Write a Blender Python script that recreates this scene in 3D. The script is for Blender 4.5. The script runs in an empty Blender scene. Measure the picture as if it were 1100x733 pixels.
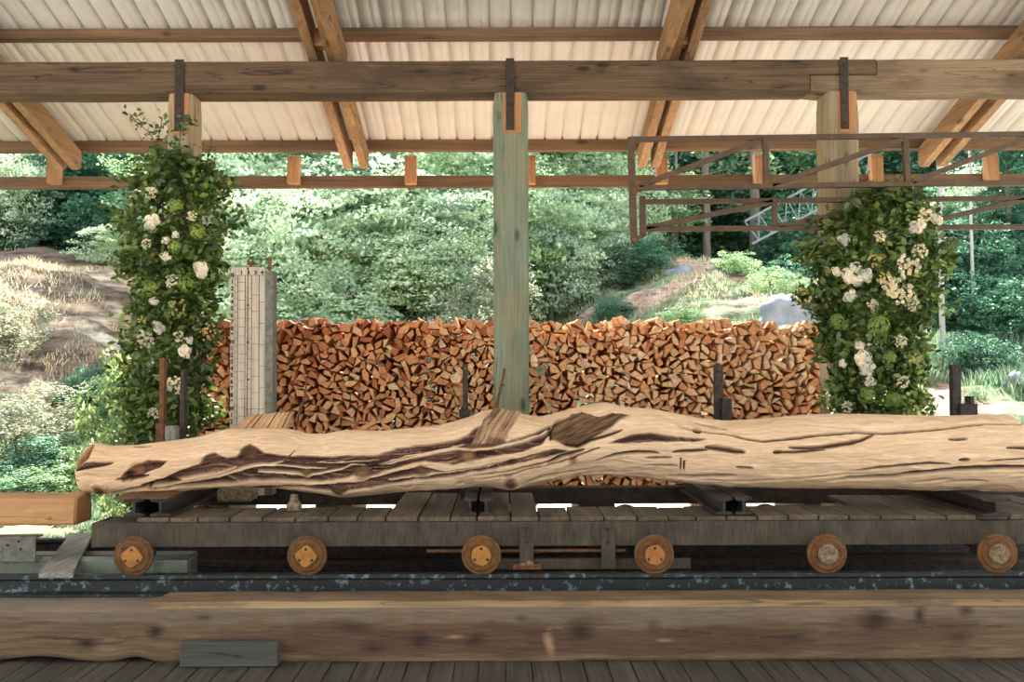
import bpy, math, random
import numpy as np
from mathutils import Vector, Matrix, Euler
SC = bpy.context.scene
COL = SC.collection
rnd = random.Random(7)
NR = np.random.default_rng(11)
PI = math.pi
R = math.radians
# ------------------------------------------------------------------ camera
H = 1.55
F = 1100*35.0/36.0
cam_d = bpy.data.cameras.new('camera'); cam = bpy.data.objects.new('camera', cam_d); COL.objects.link(cam)
cam_d.lens = 35; cam_d.sensor_width = 36; cam_d.shift_x = 10/1100.0; cam_d.clip_end = 500; cam_d.clip_start = 0.05
PITCH = math.atan(33.5/F)
ROT = Matrix.Rotation(PI/2+PITCH, 3, 'X') @ Matrix.Rotation(R(-0.19), 3, 'Z')
cam.matrix_world = Matrix.Translation((0, 0, H)) @ ROT.to_4x4()
SC.camera = cam
def ray(px, py):
    return ROT @ Vector(((px-540)/F, (366.5-py)/F, -1.0))
def at(px, py, Y):
    d = ray(px, py); k = Y/d.y
    return Vector((d.x*k, Y, H+d.z*k))
def proj(p):
    d = ROT.transposed() @ (Vector(p)-Vector((0, 0, H)))
    return (540+F*d.x/-d.z, 366.5-F*d.y/-d.z)
ROTN = np.array(ROT)
def at_np(px, py, Y):
    d = np.stack([(px-540)/F, (366.5-py)/F, -np.ones_like(px)], -1) @ ROTN.T
    k = Y/d[..., 1]
    return np.stack([d[..., 0]*k, d[..., 1]*k, H+d[..., 2]*k], -1)
# ------------------------------------------------------------------ tagging
def tag(o, label=None, cat=None, group=None, kind=None):
    if label: o['label'] = label
    if cat: o['category'] = cat
    if group: o['group'] = group
    if kind: o['kind'] = kind
    return o
def thing(name, label, cat, loc=(0, 0, 0), group=None):
    o = bpy.data.objects.new(name, None); COL.objects.link(o); o.location = loc
    o.empty_display_size = .1
    return tag(o, label, cat, group)
def worldloc(o):
    v = Vector(o.location)
    while o.parent:
        o = o.parent; v += Vector(o.location)
    return v
def link_mesh(name, me, mat, parent, smooth=False, base=None, mats=None):
    """verts of me are world coordinates; moves the origin to the base of the shape (or onto the parent)"""
    n = len(me.vertices); co = np.empty(n*3); me.vertices.foreach_get('co', co); co = co.reshape(-1, 3)
    mn, mx = co.min(0), co.max(0)
    org = np.array([(mn[0]+mx[0])/2, (mn[1]+mx[1])/2, mn[2]]) if base is None else np.array(base)
    co -= org
    me.vertices.foreach_set('co', co.reshape(-1)); me.update()
    o = bpy.data.objects.new(name, me); COL.objects.link(o)
    if parent is not None:
        o.parent = parent; o.location = Vector(org)-worldloc(parent)
    else: o.location = org
    for m in (mats or [mat]): me.materials.append(m)
    if smooth: me.polygons.foreach_set('use_smooth', [True]*len(me.polygons))
    return o
class MB:
    def __init__(s): s.v = []; s.f = []; s.mi = []
    def add(s, vs, fs, mi=0):
        b = len(s.v); s.v += [tuple(v) for v in vs]; s.f += [tuple(b+i for i in f) for f in fs]; s.mi += [mi]*len(fs)
        return s
    def box(s, x0, x1, y0, y1, z0, z1, mi=0, M=None):
        vs = [Vector((x, y, z)) for z in (z0, z1) for y in (y0, y1) for x in (x0, x1)]
        if M is not None: vs = [M @ v for v in vs]
        return s.add(vs, [(0, 2, 3, 1), (4, 5, 7, 6), (0, 1, 5, 4), (2, 6, 7, 3), (0, 4, 6, 2), (1, 3, 7, 5)], mi)
    def bar(s, a, b, w, h, up=(0, 0, 1), mi=0):
        a, b = Vector(a), Vector(b); d = (b-a).normalized(); u = Vector(up)
        sx = d.cross(u).normalized(); u = sx.cross(d).normalized()
        vs = [p+sx*i*w/2+u*j*h/2 for p in (a, b) for j in (-1, 1) for i in (-1, 1)]
        return s.add(vs, [(0, 1, 3, 2), (4, 6, 7, 5), (0, 4, 5, 1), (2, 3, 7, 6), (0, 2, 6, 4), (1, 5, 7, 3)], mi)
    def tube(s, pts, rs, n=10, mi=0, cap=True):
        pts = [Vector(p) for p in pts]
        if not hasattr(rs, '__len__'): rs = [rs]*len(pts)
        vs = []; 
        for i, p in enumerate(pts):
            d = (pts[min(i+1, len(pts)-1)]-pts[max(i-1, 0)]).normalized()
            u = Vector((0, 0, 1)) if abs(d.z) < .9 else Vector((1, 0, 0))
            a = d.cross(u).normalized(); b = d.cross(a)
            for k in range(n):
                t = 2*PI*k/n; vs.append(p+(a*math.cos(t)+b*math.sin(t))*rs[i])
        fs = [(i*n+k, i*n+(k+1) % n, (i+1)*n+(k+1) % n, (i+1)*n+k) for i in range(len(pts)-1) for k in range(n)]
        if cap: fs += [tuple(range(n-1, -1, -1)), tuple((len(pts)-1)*n+k for k in range(n))]
        return s.add(vs, fs, mi)
    def lathe(s, c, prof, axis='Y', n=32, mi=0):
        """prof: (offset along axis, radius)"""
        c = Vector(c); vs = []
        for o, r in prof:
            for k in range(n):
                t = 2*PI*k/n
                if axis == 'Y': vs.append(c+Vector((r*math.cos(t), o, r*math.sin(t))))
                else: vs.append(c+Vector((r*math.cos(t), r*math.sin(t), o)))
        m = len(prof)
        fs = [(i*n+k, i*n+(k+1) % n, (i+1)*n+(k+1) % n, (i+1)*n+k) for i in range(m-1) for k in range(n)]
        fs += [tuple(range(n-1, -1, -1)), tuple((m-1)*n+k for k in range(n))]
        return s.add(vs, fs, mi)
    def prism(s, poly, y0, y1, mi=0):
        """poly in XZ, extruded along Y"""
        n = len(poly)
        vs = [(x, y0, z) for x, z in poly]+[(x, y1, z) for x, z in poly]
        fs = [tuple(range(n)), tuple(range(2*n-1, n-1, -1))]+[(i, i+n, (i+1) % n+n, (i+1) % n) for i in range(n)]
        return s.add(vs, fs, mi)
    def prism_x(s, poly, x0, x1, mi=0):
        n = len(poly)
        vs = [(x0, y, z) for y, z in poly]+[(x1, y, z) for y, z in poly]
        fs = [tuple(range(n-1, -1, -1)), tuple(range(n, 2*n))]+[(i, (i+1) % n, (i+1) % n+n, i+n) for i in range(n)]
        return s.add(vs, fs, mi)
    def build(s, name, mat, parent=None, bevel=0, smooth=False, mats=None, seg=2, wob=0):
        me = bpy.data.meshes.new(name); me.from_pydata(s.v, [], s.f)
        if mats: me.polygons.foreach_set('material_index', s.mi)
        import bmesh
        bm = bmesh.new(); bm.from_mesh(me); bmesh.ops.recalc_face_normals(bm, faces=bm.faces); bm.to_mesh(me); bm.free()
        o = link_mesh(name, me, mat, parent, smooth, mats=mats)
        if bevel:
            b = o.modifiers.new('b', 'BEVEL'); b.width = bevel; b.segments = seg; b.limit_method = 'ANGLE'; b.angle_limit = R(40)
        return o
def long_timber(name, mat, x0, x1, y0, y1, z0, z1, parent=None, wob=.006, seed=0, n=None, lowedge=None):
    """a sawn timber along X with a slightly wandering, rounded section"""
    g = np.random.default_rng(seed); n = n or max(6, int((x1-x0)/.12))
    r = min(y1-y0, z1-z0)*.06
    sec = [(y0, z0+r), (y0+r*.4, z0+r*.4), (y0+r, z0), (y1-r, z0), (y1, z0+r), (y1, z1-r), (y1-r, z1), (y0+r, z1), (y0+r*.4, z1-r*.4), (y0, z1-r)]
    k = len(sec); kn = np.linspace(0, 1, 9)
    vs = []; off = [np.interp(np.linspace(0, 1, n), kn, g.normal(0, wob, 9)) for _ in range(k*2)]
    for i in range(n):
        x = x0+(x1-x0)*i/(n-1)
        le = lowedge(x) if lowedge else 0
        for j, (y, z) in enumerate(sec):
            vs.append((x, y+off[j][i], z+off[k+j][i]+(le if j in (0, 1, 2) else 0)))
    fs = [(i*k+j, i*k+(j+1) % k, (i+1)*k+(j+1) % k, (i+1)*k+j) for i in range(n-1) for j in range(k)]
    fs += [tuple(range(k-1, -1, -1)), tuple((n-1)*k+j for j in range(k))]
    return MB().add(vs, fs).build(name, mat, parent)
# ------------------------------------------------------------------ materials
def nt(name, rough=.8, spec=.3, metal=0):
    m = bpy.data.materials.new(name); m.use_nodes = True; t = m.node_tree
    b = t.nodes['Principled BSDF']; b.inputs['Roughness'].default_value = rough
    b.inputs['Specular IOR Level'].default_value = spec; b.inputs['Metallic'].default_value = metal
    return m, t, b
def N(t, typ, **kw):
    n = t.nodes.new(typ)
    for k, v in kw.items():
        if k in ('operation', 'blend_type', 'data_type', 'noise_dimensions', 'wave_type', 'bands_direction', 'feature', 'attribute_name', 'vector_type', 'distance'): setattr(n, k, v)
        else: n.inputs[k.replace('_', ' ')].default_value = v
    return n
def coords(t, scale, rand=True):
    tc = t.nodes.new('ShaderNodeTexCoord'); mp = t.nodes.new('ShaderNodeMapping'); mp.inputs['Scale'].default_value = scale
    if rand:
        oi = t.nodes.new('ShaderNodeObjectInfo'); ad = t.nodes.new('ShaderNodeVectorMath'); ad.operation = 'ADD'
        mu = t.nodes.new('ShaderNodeMath'); mu.operation = 'MULTIPLY'; mu.inputs[1].default_value = 37.0
        t.links.new(oi.outputs['Random'], mu.inputs[0]); t.links.new(tc.outputs['Object'], ad.inputs[0]); t.links.new(mu.outputs[0], ad.inputs[1])
        t.links.new(ad.outputs[0], mp.inputs[0])
    else: t.links.new(tc.outputs['Object'], mp.inputs[0])
    return mp
def ramp(t, src, stops):
    r = t.nodes.new('ShaderNodeValToRGB'); e = r.color_ramp.elements
    while len(e) < len(stops): e.new(.5)
    for i, (p, c) in enumerate(stops): e[i].position = p; e[i].color = (*c, 1)
    t.links.new(src, r.inputs[0]); return r
def mix(t, a, b, fac, bt='MIX'):
    m = t.nodes.new('ShaderNodeMix'); m.data_type = 'RGBA'; m.blend_type = bt
    for s, v in ((m.inputs[6], a), (m.inputs[7], b), (m.inputs[0], fac)):
        if hasattr(v, 'links'): t.links.new(v, s)
        elif isinstance(v, tuple): s.default_value = (*v, 1)
        else: s.default_value = v
    return m.outputs[2]
def bump(t, b, src, strength, dist=.01):
    n = t.nodes.new('ShaderNodeBump'); n.inputs['Strength'].default_value = strength; n.inputs['Distance'].default_value = dist
    t.links.new(src, n.inputs['Height']); t.links.new(n.outputs[0], b.inputs['Normal'])
def wood(name, c0, c1, axis='X', stain=None, stain_amt=.5, knots=True, rough=.8, fine=60, bumpS=.5, along=1.2, cracks=True, knot_col=None, varied=.25):
    m, t, b = nt(name, rough)
    ax = 'XYZ'.index(axis)
    def sc(a, f): v = [f]*3; v[ax] = a; return v
    g = N(t, 'ShaderNodeTexNoise', Scale=1.0, Detail=6.0, Roughness=.65, Distortion=.6); t.links.new(coords(t, sc(along, fine)).outputs[0], g.inputs[0])
    col = ramp(t, g.outputs[0], [(.3, c0), (.7, c1)]).outputs[0]
    g2 = N(t, 'ShaderNodeTexNoise', Scale=1.0, Detail=3.0, Roughness=.5); t.links.new(coords(t, sc(along*.8, fine*.12)).outputs[0], g2.inputs[0])
    r2 = ramp(t, g2.outputs[0], [(.35, (1-varied,)*3), (.65, (1+varied*.4,)*3)])
    col = mix(t, col, r2.outputs[0], 1.0, 'MULTIPLY')
    if stain:
        g3 = N(t, 'ShaderNodeTexNoise', Scale=1.0, Detail=4.0, Roughness=.6); t.links.new(coords(t, sc(1.6, 4.0)).outputs[0], g3.inputs[0])
        r3 = ramp(t, g3.outputs[0], [(.5, (0, 0, 0)), (.62, (stain_amt,)*3)])
        col = mix(t, col, stain, r3.outputs[0])
    h = g.outputs[0]
    if knots:
        vo = N(t, 'ShaderNodeTexVoronoi', Scale=1.0, Randomness=1.0); cc = coords(t, sc(2.1, 5.5)); t.links.new(cc.outputs[0], vo.inputs[0])
        kc = knot_col or tuple(x*.3 for x in c0)
        rk = ramp(t, vo.outputs['Distance'], [(.07, (.85,)*3), (.17, (0, 0, 0))])
        col = mix(t, col, kc, rk.outputs[0])
    if cracks:
        mv = N(t, 'ShaderNodeTexNoise', Scale=1.0, Detail=2.0, Roughness=.5); t.links.new(coords(t, sc(.5, 11.0)).outputs[0], mv.inputs[0])
        rk2 = ramp(t, mv.outputs[0], [(.492, (0, 0, 0)), (.5, (.8,)*3), (.508, (0, 0, 0))])
        col = mix(t, col, tuple(x*.22 for x in c0), rk2.outputs[0])
    t.links.new(col, b.inputs['Base Color']); bump(t, b, h, bumpS, .004)
    return m
def plain(name, c, rough=.7, metal=0, c2=None, scale=8, lo=.45, hi=.6, bumpS=.2, spec=.3, detail=5.0):
    m, t, b = nt(name, rough, spec, metal)
    n = N(t, 'ShaderNodeTexNoise', Scale=float(scale), Detail=detail, Roughness=.65); t.links.new(coords(t, (1, 1, 1)).outputs[0], n.inputs[0])
    r_ = ramp(t, n.outputs[0], [(lo, c), (hi, c2 or tuple(x*.75 for x in c))]); t.links.new(r_.outputs[0], b.inputs['Base Color'])
    bump(t, b, n.outputs[0], bumpS, .004)
    return m
def leafmat(name, cols, trans=.45, scale=1.5):
    m = bpy.data.materials.new(name); m.use_nodes = True; t = m.node_tree; t.nodes.clear()
    out = t.nodes.new('ShaderNodeOutputMaterial'); g = t.nodes.new('ShaderNodeNewGeometry')
    r_ = ramp(t, g.outputs['Random Per Island'], [(i/(len(cols)-1), c) for i, c in enumerate(cols)])
    n = N(t, 'ShaderNodeTexNoise', Scale=float(scale), Detail=2.0); t.links.new(coords(t, (1, 1, 1)).outputs[0], n.inputs[0])
    rr = ramp(t, n.outputs[0], [(.35, (.6, .66, .62)), (.65, (1.2, 1.15, 1.0))])
    c = mix(t, r_.outputs[0], rr.outputs[0], 1.0, 'MULTIPLY')
    d = t.nodes.new('ShaderNodeBsdfDiffuse'); tr = t.nodes.new('ShaderNodeBsdfTranslucent'); gl = t.nodes.new('ShaderNodeBsdfGlossy'); gl.inputs['Roughness'].default_value = .45
    gl.inputs['Color'].default_value = (.8, .85, .8, 1)
    t.links.new(c, d.inputs[0]); t.links.new(c, tr.inputs[0])
    ms = t.nodes.new('ShaderNodeMixShader'); ms.inputs[0].default_value = trans; t.links.new(d.outputs[0], ms.inputs[1]); t.links.new(tr.outputs[0], ms.inputs[2])
    m2 = t.nodes.new('ShaderNodeMixShader'); m2.inputs[0].default_value = .06; t.links.new(ms.outputs[0], m2.inputs[1]); t.links.new(gl.outputs[0], m2.inputs[2])
    t.links.new(m2.outputs[0], out.inputs[0]); return m
M = {}
M['beam'] = wood('beam_wood', (.068, .045, .028), (.185, .122, .074), 'X', fine=45, stain=(.05, .034, .022), stain_amt=.6)
M['beam_pale'] = wood('beam_wood_pale', (.15, .105, .065), (.32, .235, .15), 'X', fine=45, stain=(.10, .068, .042), stain_amt=.7)
M['purlin'] = wood('purlin_wood', (.10, .062, .036), (.22, .135, .075), 'X', fine=50, cracks=False)
M['rafter'] = wood('rafter_wood', (.22, .125, .06), (.46, .29, .155), 'Y', fine=40, cracks=False)
M['block'] = wood('block_wood', (.28, .14, .06), (.5, .28, .13), 'Z', fine=40, cracks=False, knots=False)
M['post_green'] = wood('post_wood_green', (.135, .175, .125), (.27, .325, .24), 'Z', stain=(.30, .25, .15), fine=35)
M['post_tan'] = wood('post_wood_tan', (.27, .21, .13), (.46, .37, .24), 'Z', stain=(.28, .28, .18), fine=35)
M['fresh'] = wood('fresh_cut_wood', (.36, .17, .07), (.5, .26, .12), 'Z', fine=40, knots=False, cracks=False)
M['timber'] = wood('sill_timber_wood', (.10, .052, .028), (.26, .15, .08), 'X', stain=(.045, .022, .016), stain_amt=.85, fine=30, knot_col=(.02, .014, .01))
M['plank'] = wood('plank_wood', (.17, .12, .075), (.30, .215, .135), 'X', stain=(.05, .04, .03), stain_amt=.4, fine=40)
M['plank_edge'] = wood('plank_cut_edge', (.30, .20, .11), (.46, .33, .2), 'X', stain=(.08, .05, .03), stain_amt=.5, fine=40)
M['deck'] = wood('deck_wood', (.042, .037, .032), (.12, .107, .09), 'Y', stain=(.04, .037, .033), fine=50, knots=False, cracks=False)
M['greywood'] = wood('grey_weathered_wood', (.13, .13, .125), (.33, .33, .32), 'X', fine=30, knots=False)
M['greywood_y'] = wood('grey_weathered_board', (.16, .155, .14), (.38, .37, .34), 'Y', fine=30, knots=False)
M['darkblock'] = wood('dark_block_wood', (.035, .037, .034), (.11, .115, .105), 'X', fine=22, knots=False)
M['orange_log'] = wood('orange_log_wood', (.34, .17, .07), (.56, .33, .16), 'X', fine=14, along=.9)
M['cdeck'] = wood('carriage_board_wood', (.07, .055, .04), (.19, .15, .11), 'Y', stain=(.05, .04, .03), fine=40, knots=False)
M['cframe'] = wood('carriage_steel', (.050, .040, .030), (.105, .09, .07), 'Z', stain=(.04, .03, .022), fine=70, knots=False, cracks=False, along=9)
M['darksteel'] = plain('dark_steel', (.022, .021, .02), .6, .2, (.06, .05, .045), 25, .4, .65, .3)
M['rust'] = plain('rusty_steel', (.10, .045, .02), .85, 0, (.20, .10, .05), 25, .35, .65, .4)
M['brownpaint'] = plain('brown_painted_steel', (.065, .038, .022), .5, 0, (.10, .058, .034), 12, .4, .6, .1, .4)
M['rail'] = plain('rail_steel', (.022, .028, .03), .42, .3, (.16, .23, .27), 20, .56, .64, .3, .5)  # sparse pale-blue streaks in the colour imitate highlights on the rail
M['wheel'] = plain('wheel_rust_orange', (.17, .08, .026), .7, 0, (.075, .034, .015), 22, .4, .68, .5)
M['wheel_dark'] = plain('wheel_rim_brown', (.09, .042, .02), .75, 0, (.17, .085, .03), 40, .4, .68, .6)
M['hub'] = plain('hub_orange', (.42, .19, .045), .6, 0, (.25, .11, .03), 18, .45, .7, .3)
M['hub_grey'] = plain('hub_dust', (.30, .23, .15), .85, 0, (.12, .09, .06), 45, .4, .6, .8)
M['strap'] = plain('strap_steel', (.03, .022, .018), .6, 0, (.055, .04, .03), 30, .4, .6, .3)
M['shadow_beam'] = plain('dark_oiled_timber', (.028, .022, .018), .8, 0, (.06, .045, .035), 20, .4, .6, .3)  # near-black timber colour standing in for the shade under the carriage
M['palesteel'] = plain('pale_green_channel', (.28, .32, .27), .5, 0, (.14, .16, .13), 10, .5, .7, .1)
M['ink'] = plain('numeral_paint', (.02, .017, .015), .7)
M['board'] = wood('scale_board_paint', (.42, .36, .28), (.66, .60, .50), 'Z', stain=(.40, .30, .20), stain_amt=.4, fine=35, knots=False, cracks=False)
M['scale_grey'] = plain('scale_side_grey', (.11, .115, .10), .6, 0, (.19, .185, .15), 30, .4, .6, .2)
M['metalroof'] = plain('cream_roof_sheet', (.73, .70, .64), .45, 0, (.68, .65, .60), 3, .4, .6, 0, .4)
M['lattice'] = plain('galvanised_lattice', (.20, .23, .24), .6, 0)
M['rock'] = plain('blue_grey_rock', (.17, .21, .25), .9, 0, (.28, .31, .33), 4, .4, .6, .8)
M['bark'] = wood('tree_bark', (.09, .075, .06), (.22, .2, .17), 'Z', fine=12, knots=False)
M['bark_pale'] = wood('pale_tree_bark', (.28, .29, .27), (.5, .52, .48), 'Z', fine=12, knots=False)
M['stem'] = plain('stem_brown', (.10, .08, .05), .8)
M['L_pale'] = leafmat('pale_leaf', [(.32, .50, .34), (.58, .74, .56), (.84, .90, .78)], .5, .8)
M['L_mid'] = leafmat('mid_leaf', [(.16, .32, .16), (.34, .52, .28), (.55, .68, .42)], .5, .8)
M['L_dark'] = leafmat('dark_leaf', [(.045, .15, .10), (.09, .25, .16), (.18, .38, .24)], .45, .8)
M['L_straw'] = leafmat('straw_shrub_leaf', [(.20, .27, .18), (.38, .42, .30), (.60, .56, .44)], .45, .8)
M['L_fresh'] = leafmat('fresh_leaf', [(.10, .19, .07), (.21, .32, .12), (.42, .50, .26)], .45, 2)
M['needle'] = leafmat('conifer_needle', [(.03, .11, .08), (.06, .19, .13), (.12, .30, .20)], .35, .8)
M['drygrass'] = leafmat('dry_grass', [(.45, .36, .24), (.66, .56, .42), (.8, .72, .58)], .4, .6)
M['greengrass'] = leafmat('green_grass', [(.10, .22, .13), (.22, .36, .24), (.42, .48, .34)], .4, .6)
M['G_leaf'] = leafmat('garland_leaf', [(.03, .075, .018), (.07, .14, .03), (.13, .2, .045), (.24, .30, .08)], .35, 3)
M['G_leaf_light'] = leafmat('garland_leaf_light', [(.15, .26, .05), (.30, .42, .10), (.44, .52, .18)], .5, 3)  # lighter leaf colour, also standing in for sun on the columns
M['F_white'] = leafmat('white_petal', [(.88, .82, .79), (.94, .90, .87), (.97, .95, .93)], .25, 5)
M['F_cream'] = leafmat('cream_petal', [(.80, .74, .58), (.90, .85, .72), (.95, .92, .82)], .25, 5)
M['F_green'] = leafmat('green_petal', [(.18, .30, .05), (.30, .42, .08), (.42, .52, .14)], .35, 5)
M['F_yellow'] = leafmat('yellow_petal', [(.55, .50, .10), (.7, .62, .2), (.75, .7, .35)], .35, 5)
# firewood
def woodend():
    m, t, b = nt('firewood_split_wood', .85)
    oi = t.nodes.new('ShaderNodeObjectInfo'); g = t.nodes.new('ShaderNodeNewGeometry')
    at_ = t.nodes.new('ShaderNodeAttribute'); at_.attribute_name = 'tint'
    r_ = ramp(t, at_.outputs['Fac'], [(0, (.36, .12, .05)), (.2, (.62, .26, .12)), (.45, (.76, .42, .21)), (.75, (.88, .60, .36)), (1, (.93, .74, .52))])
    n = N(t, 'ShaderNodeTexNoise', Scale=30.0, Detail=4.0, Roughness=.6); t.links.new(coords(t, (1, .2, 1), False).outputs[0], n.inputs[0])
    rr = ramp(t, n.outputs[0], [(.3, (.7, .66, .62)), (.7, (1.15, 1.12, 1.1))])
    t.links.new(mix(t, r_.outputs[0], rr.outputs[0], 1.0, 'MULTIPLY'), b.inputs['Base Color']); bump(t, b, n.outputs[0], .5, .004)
    return m
M['fire'] = woodend()
def attrcol(name, attr, rough, bs=.5, scale=40, vary=True, stretch=(1, 1, 1)):
    m, t, b = nt(name, rough, .25)
    a = t.nodes.new('ShaderNodeAttribute'); a.attribute_name = attr
    n = N(t, 'ShaderNodeTexNoise', Scale=float(scale), Detail=6.0, Roughness=.7); t.links.new(coords(t, stretch, False).outputs[0], n.inputs[0])
    rr = ramp(t, n.outputs[0], [(.3, (.78, .76, .74)), (.7, (1.15, 1.15, 1.14))])
    t.links.new(mix(t, a.outputs['Color'], rr.outputs[0], 1.0, 'MULTIPLY'), b.inputs['Base Color'])
    bump(t, b, n.outputs[0], bs, .01)
    return m
M['log'] = attrcol('weathered_cedar', 'wood_colour', .72, .35, 14, stretch=(.5, 6, 6))
M['sill'] = attrcol('knotty_sill_timber', 'wood_colour', .8, .5, 12, stretch=(.6, 5, 5))
M['ground'] = attrcol('hillside_earth', 'earth_colour', .95, 1.0, 2.0, stretch=(1, 1.6, 5))
_t = M['ground'].node_tree
for _n in _t.nodes:
    if _n.type == 'VALTORGB':
        _n.color_ramp.elements[0].color = (.42, .40, .40, 1); _n.color_ramp.elements[0].position = .4; _n.color_ramp.elements[1].color = (1.25, 1.22, 1.2, 1); _n.color_ramp.elements[1].position = .58
    if _n.type == 'BUMP': _n.inputs['Distance'].default_value = .12
    if _n.type == 'TEX_NOISE': _n.inputs['Detail'].default_value = 9
#==BODY==
def vnoise(x, y, seed=0):
    g = np.random.default_rng(seed).random((257, 257))
    xi = np.floor(x).astype(int); yi = np.floor(y).astype(int); fx = x-xi; fy = y-yi
    fx = fx*fx*(3-2*fx); fy = fy*fy*(3-2*fy); a = lambda i, j: g[(xi+i) % 257, (yi+j) % 257]
    return (a(0, 0)*(1-fx)+a(1, 0)*fx)*(1-fy)+(a(0, 1)*(1-fx)+a(1, 1)*fx)*fy
def fbm(x, y, seed=0, o=4):
    s = 0; a = .5
    for k in range(o): s = s+a*vnoise(x*2**k, y*2**k, seed+k); a *= .5
    return s/(1-.5**o)
def np_mesh(name, V, Fc):
    V = np.ascontiguousarray(V, dtype=np.float64); Fc = np.ascontiguousarray(Fc, dtype=np.int32)
    me = bpy.data.meshes.new(name); me.vertices.add(len(V)); me.vertices.foreach_set('co', V.ravel())
    k = Fc.shape[1]; me.loops.add(Fc.size); me.loops.foreach_set('vertex_index', Fc.ravel())
    me.polygons.add(len(Fc)); me.polygons.foreach_set('loop_start', np.arange(0, Fc.size, k, dtype=np.int32))
    me.update(calc_edges=True); return me
def set_col(me, name, C4):
    a = me.attributes.new(name, 'FLOAT_COLOR', 'POINT'); a.data.foreach_set('color', np.ascontiguousarray(C4, dtype=np.float32).ravel())
# =================================================================== THE SHED
# front deck
DECK_F = 5.38
mb = MB(); x = -4.0; k = 0
while x < 4.2:
    w = .135*rnd.uniform(.92, 1.08)
    dz = rnd.uniform(-.003, .002)
    for (ya, yb) in ((1.2, 3.3+rnd.uniform(-.4, .4)), (3.3, DECK_F+.25)):
        pass
    mb.box(x+.0035, x+w-.0035, 1.0, DECK_F+.3, -.04, dz)
    x += w
o = mb.build('floor', M['deck'], bevel=.004); tag(o, kind='structure')
# big sill timber
xl, xr = -3.1, 3.25
def lowedge(x):
    px = proj((x, DECK_F, 0))[0]
    if px > 190: return 0
    v = max(0, .035*math.exp(-((px-40)/45.0)**2)+.03*math.exp(-((px-145)/18.0)**2)); return v
zst = at(0, 655, DECK_F).z
def sill():
    nX, nZ = 760, 44; xs = np.linspace(xl, xr, nX); u = np.linspace(0, 1, nZ)
    X = xs[:, None]*np.ones(nZ); low = np.array([lowedge(x) for x in xs])[:, None]
    Z = low+(zst-low)*u[None, :]; pxs = 540+X/DECK_F*F; pys = 399.5-(Z-H)/DECK_F*F
    gr = vnoise(pxs/60+5, u[None, :]*26+fbm(pxs/50, pys/14, 301)*5, 302); g2_ = vnoise(pxs/25, u[None, :]*60+fbm(pxs/60, pys/20, 303)*6, 304)
    n1_ = fbm(pxs/70+9, pys/26+9, 305); n2_ = fbm(pxs/24+9, pys/8+9, 306)
    C = np.array([.15, .098, .058])+(np.array([.33, .235, .145])-np.array([.15, .098, .058]))*np.clip(gr*.6+g2_*.4, 0, 1)[..., None]
    C = C*(.55+.36*n1_[..., None])*np.array([.97, .98, 1.02])
    def blend(c, f): 
        nonlocal C
        f = np.clip(f, 0, 1)[..., None]; C = C*(1-f)+np.array(c)*f
    # upper grey weathered band
    blend((.22, .185, .145), ss_(u[None, :]+(n1_-.5)*.5, .68, .8)*.55)
    # reddish-brown bark remnant band from the middle to the right
    for (x0, x1, y0, y1, k) in ((230, 300, 672, 692, .55), (300, 590, 668, 698, .8), (560, 830, 676, 700, .75), (890, 1040, 664, 696, .6), (725, 860, 674, 700, .75)):
        f = ss_(pxs+(n2_-.5)*50, x0-18, x0+18)*(1-ss_(pxs+(n2_-.5)*50, x1-18, x1+18))*ss_(pys+(n1_-.5)*22, y0-3, y0+4)*(1-ss_(pys+(n1_-.5)*14, y1-3, y1+3))
        blend((.105, .058, .042), f*k*(.65+.6*n2_))
    for (x, y, a_, b_, k) in ((95, 687, 15, 9, .85), (168, 674, 10, 8, .95), (222, 659, 9, 4, .6), (450, 684, 13, 9, .8), (400, 692, 16, 7, .7), (510, 684, 12, 8, .8), (622, 675, 16, 13, .85), (700, 672, 8, 10, .4), (935, 665, 18, 12, .9), (985, 660, 7, 12, .8), (1032, 657, 9, 6, .7), (1025, 682, 14, 9, .5), (380, 672, 20, 7, .6), (560, 662, 7, 4, .5), (850, 680, 24, 9, .5)):
        D = np.hypot((pxs-x+(n2_-.5)*9)/a_, (pys-y+(n1_-.5)*7)/b_); blend((.045, .03, .024), (1.35-D*1.05)*k)
    for (x, y, a_, b_) in ((589, 688, 6, 14), (486, 681, 9, 2), (590, 706, 30, 2.5), (480, 706, 120, 2), (710, 686, 9, 1.5)):
        D = np.hypot((pxs-x+(n2_-.5)*9)/a_, (pys-y)/b_); blend((.50, .33, .2), (1.3-D)*.6)
    blend((.035, .025, .02), (np.abs(pys-(677+6*np.sin(pxs/60)+5*(n1_-.5)))<.55)*(vnoise(pxs/30, pys*0, 310) > .62)*.7)
    Yf_ = DECK_F+(g2_-.5)*.004+(n1_-.5)*.012+np.where(u[None, :] > .97, .012, 0)+np.where(u[None, :] < .03, .01, 0)
    Vf = np.stack([X, Yf_*np.ones_like(X), Z], -1)
    top_ = np.stack([xs, np.full(nX, 5.95), np.full(nX, zst)], -1)[:, None]; bot_ = np.stack([xs, np.full(nX, 5.95), np.zeros(nX)], -1)[:, None]
    V = np.concatenate([Vf, top_, bot_], 1); Cc = np.concatenate([C, np.full((nX, 2, 3), .12)], 1)
    k = nZ+2; i = np.arange(nX*k).reshape(nX, k); j = np.roll(i, -1, 1)
    Fq = np.stack([i[:-1], i[1:], j[1:], j[:-1]], -1).reshape(-1, 4)
    me = np_mesh('sill_timber', V.reshape(-1, 3), Fq); set_col(me, 'wood_colour', np.concatenate([np.clip(Cc, 0, 1), np.ones((nX, k, 1))], -1).reshape(-1, 4))
    return link_mesh('sill_timber', me, M['sill'], None)
def ss_(a, lo, hi):
    t = np.clip((a-lo)/(hi-lo), 0, 1); return t*t*(3-2*t)
o = sill()
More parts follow.
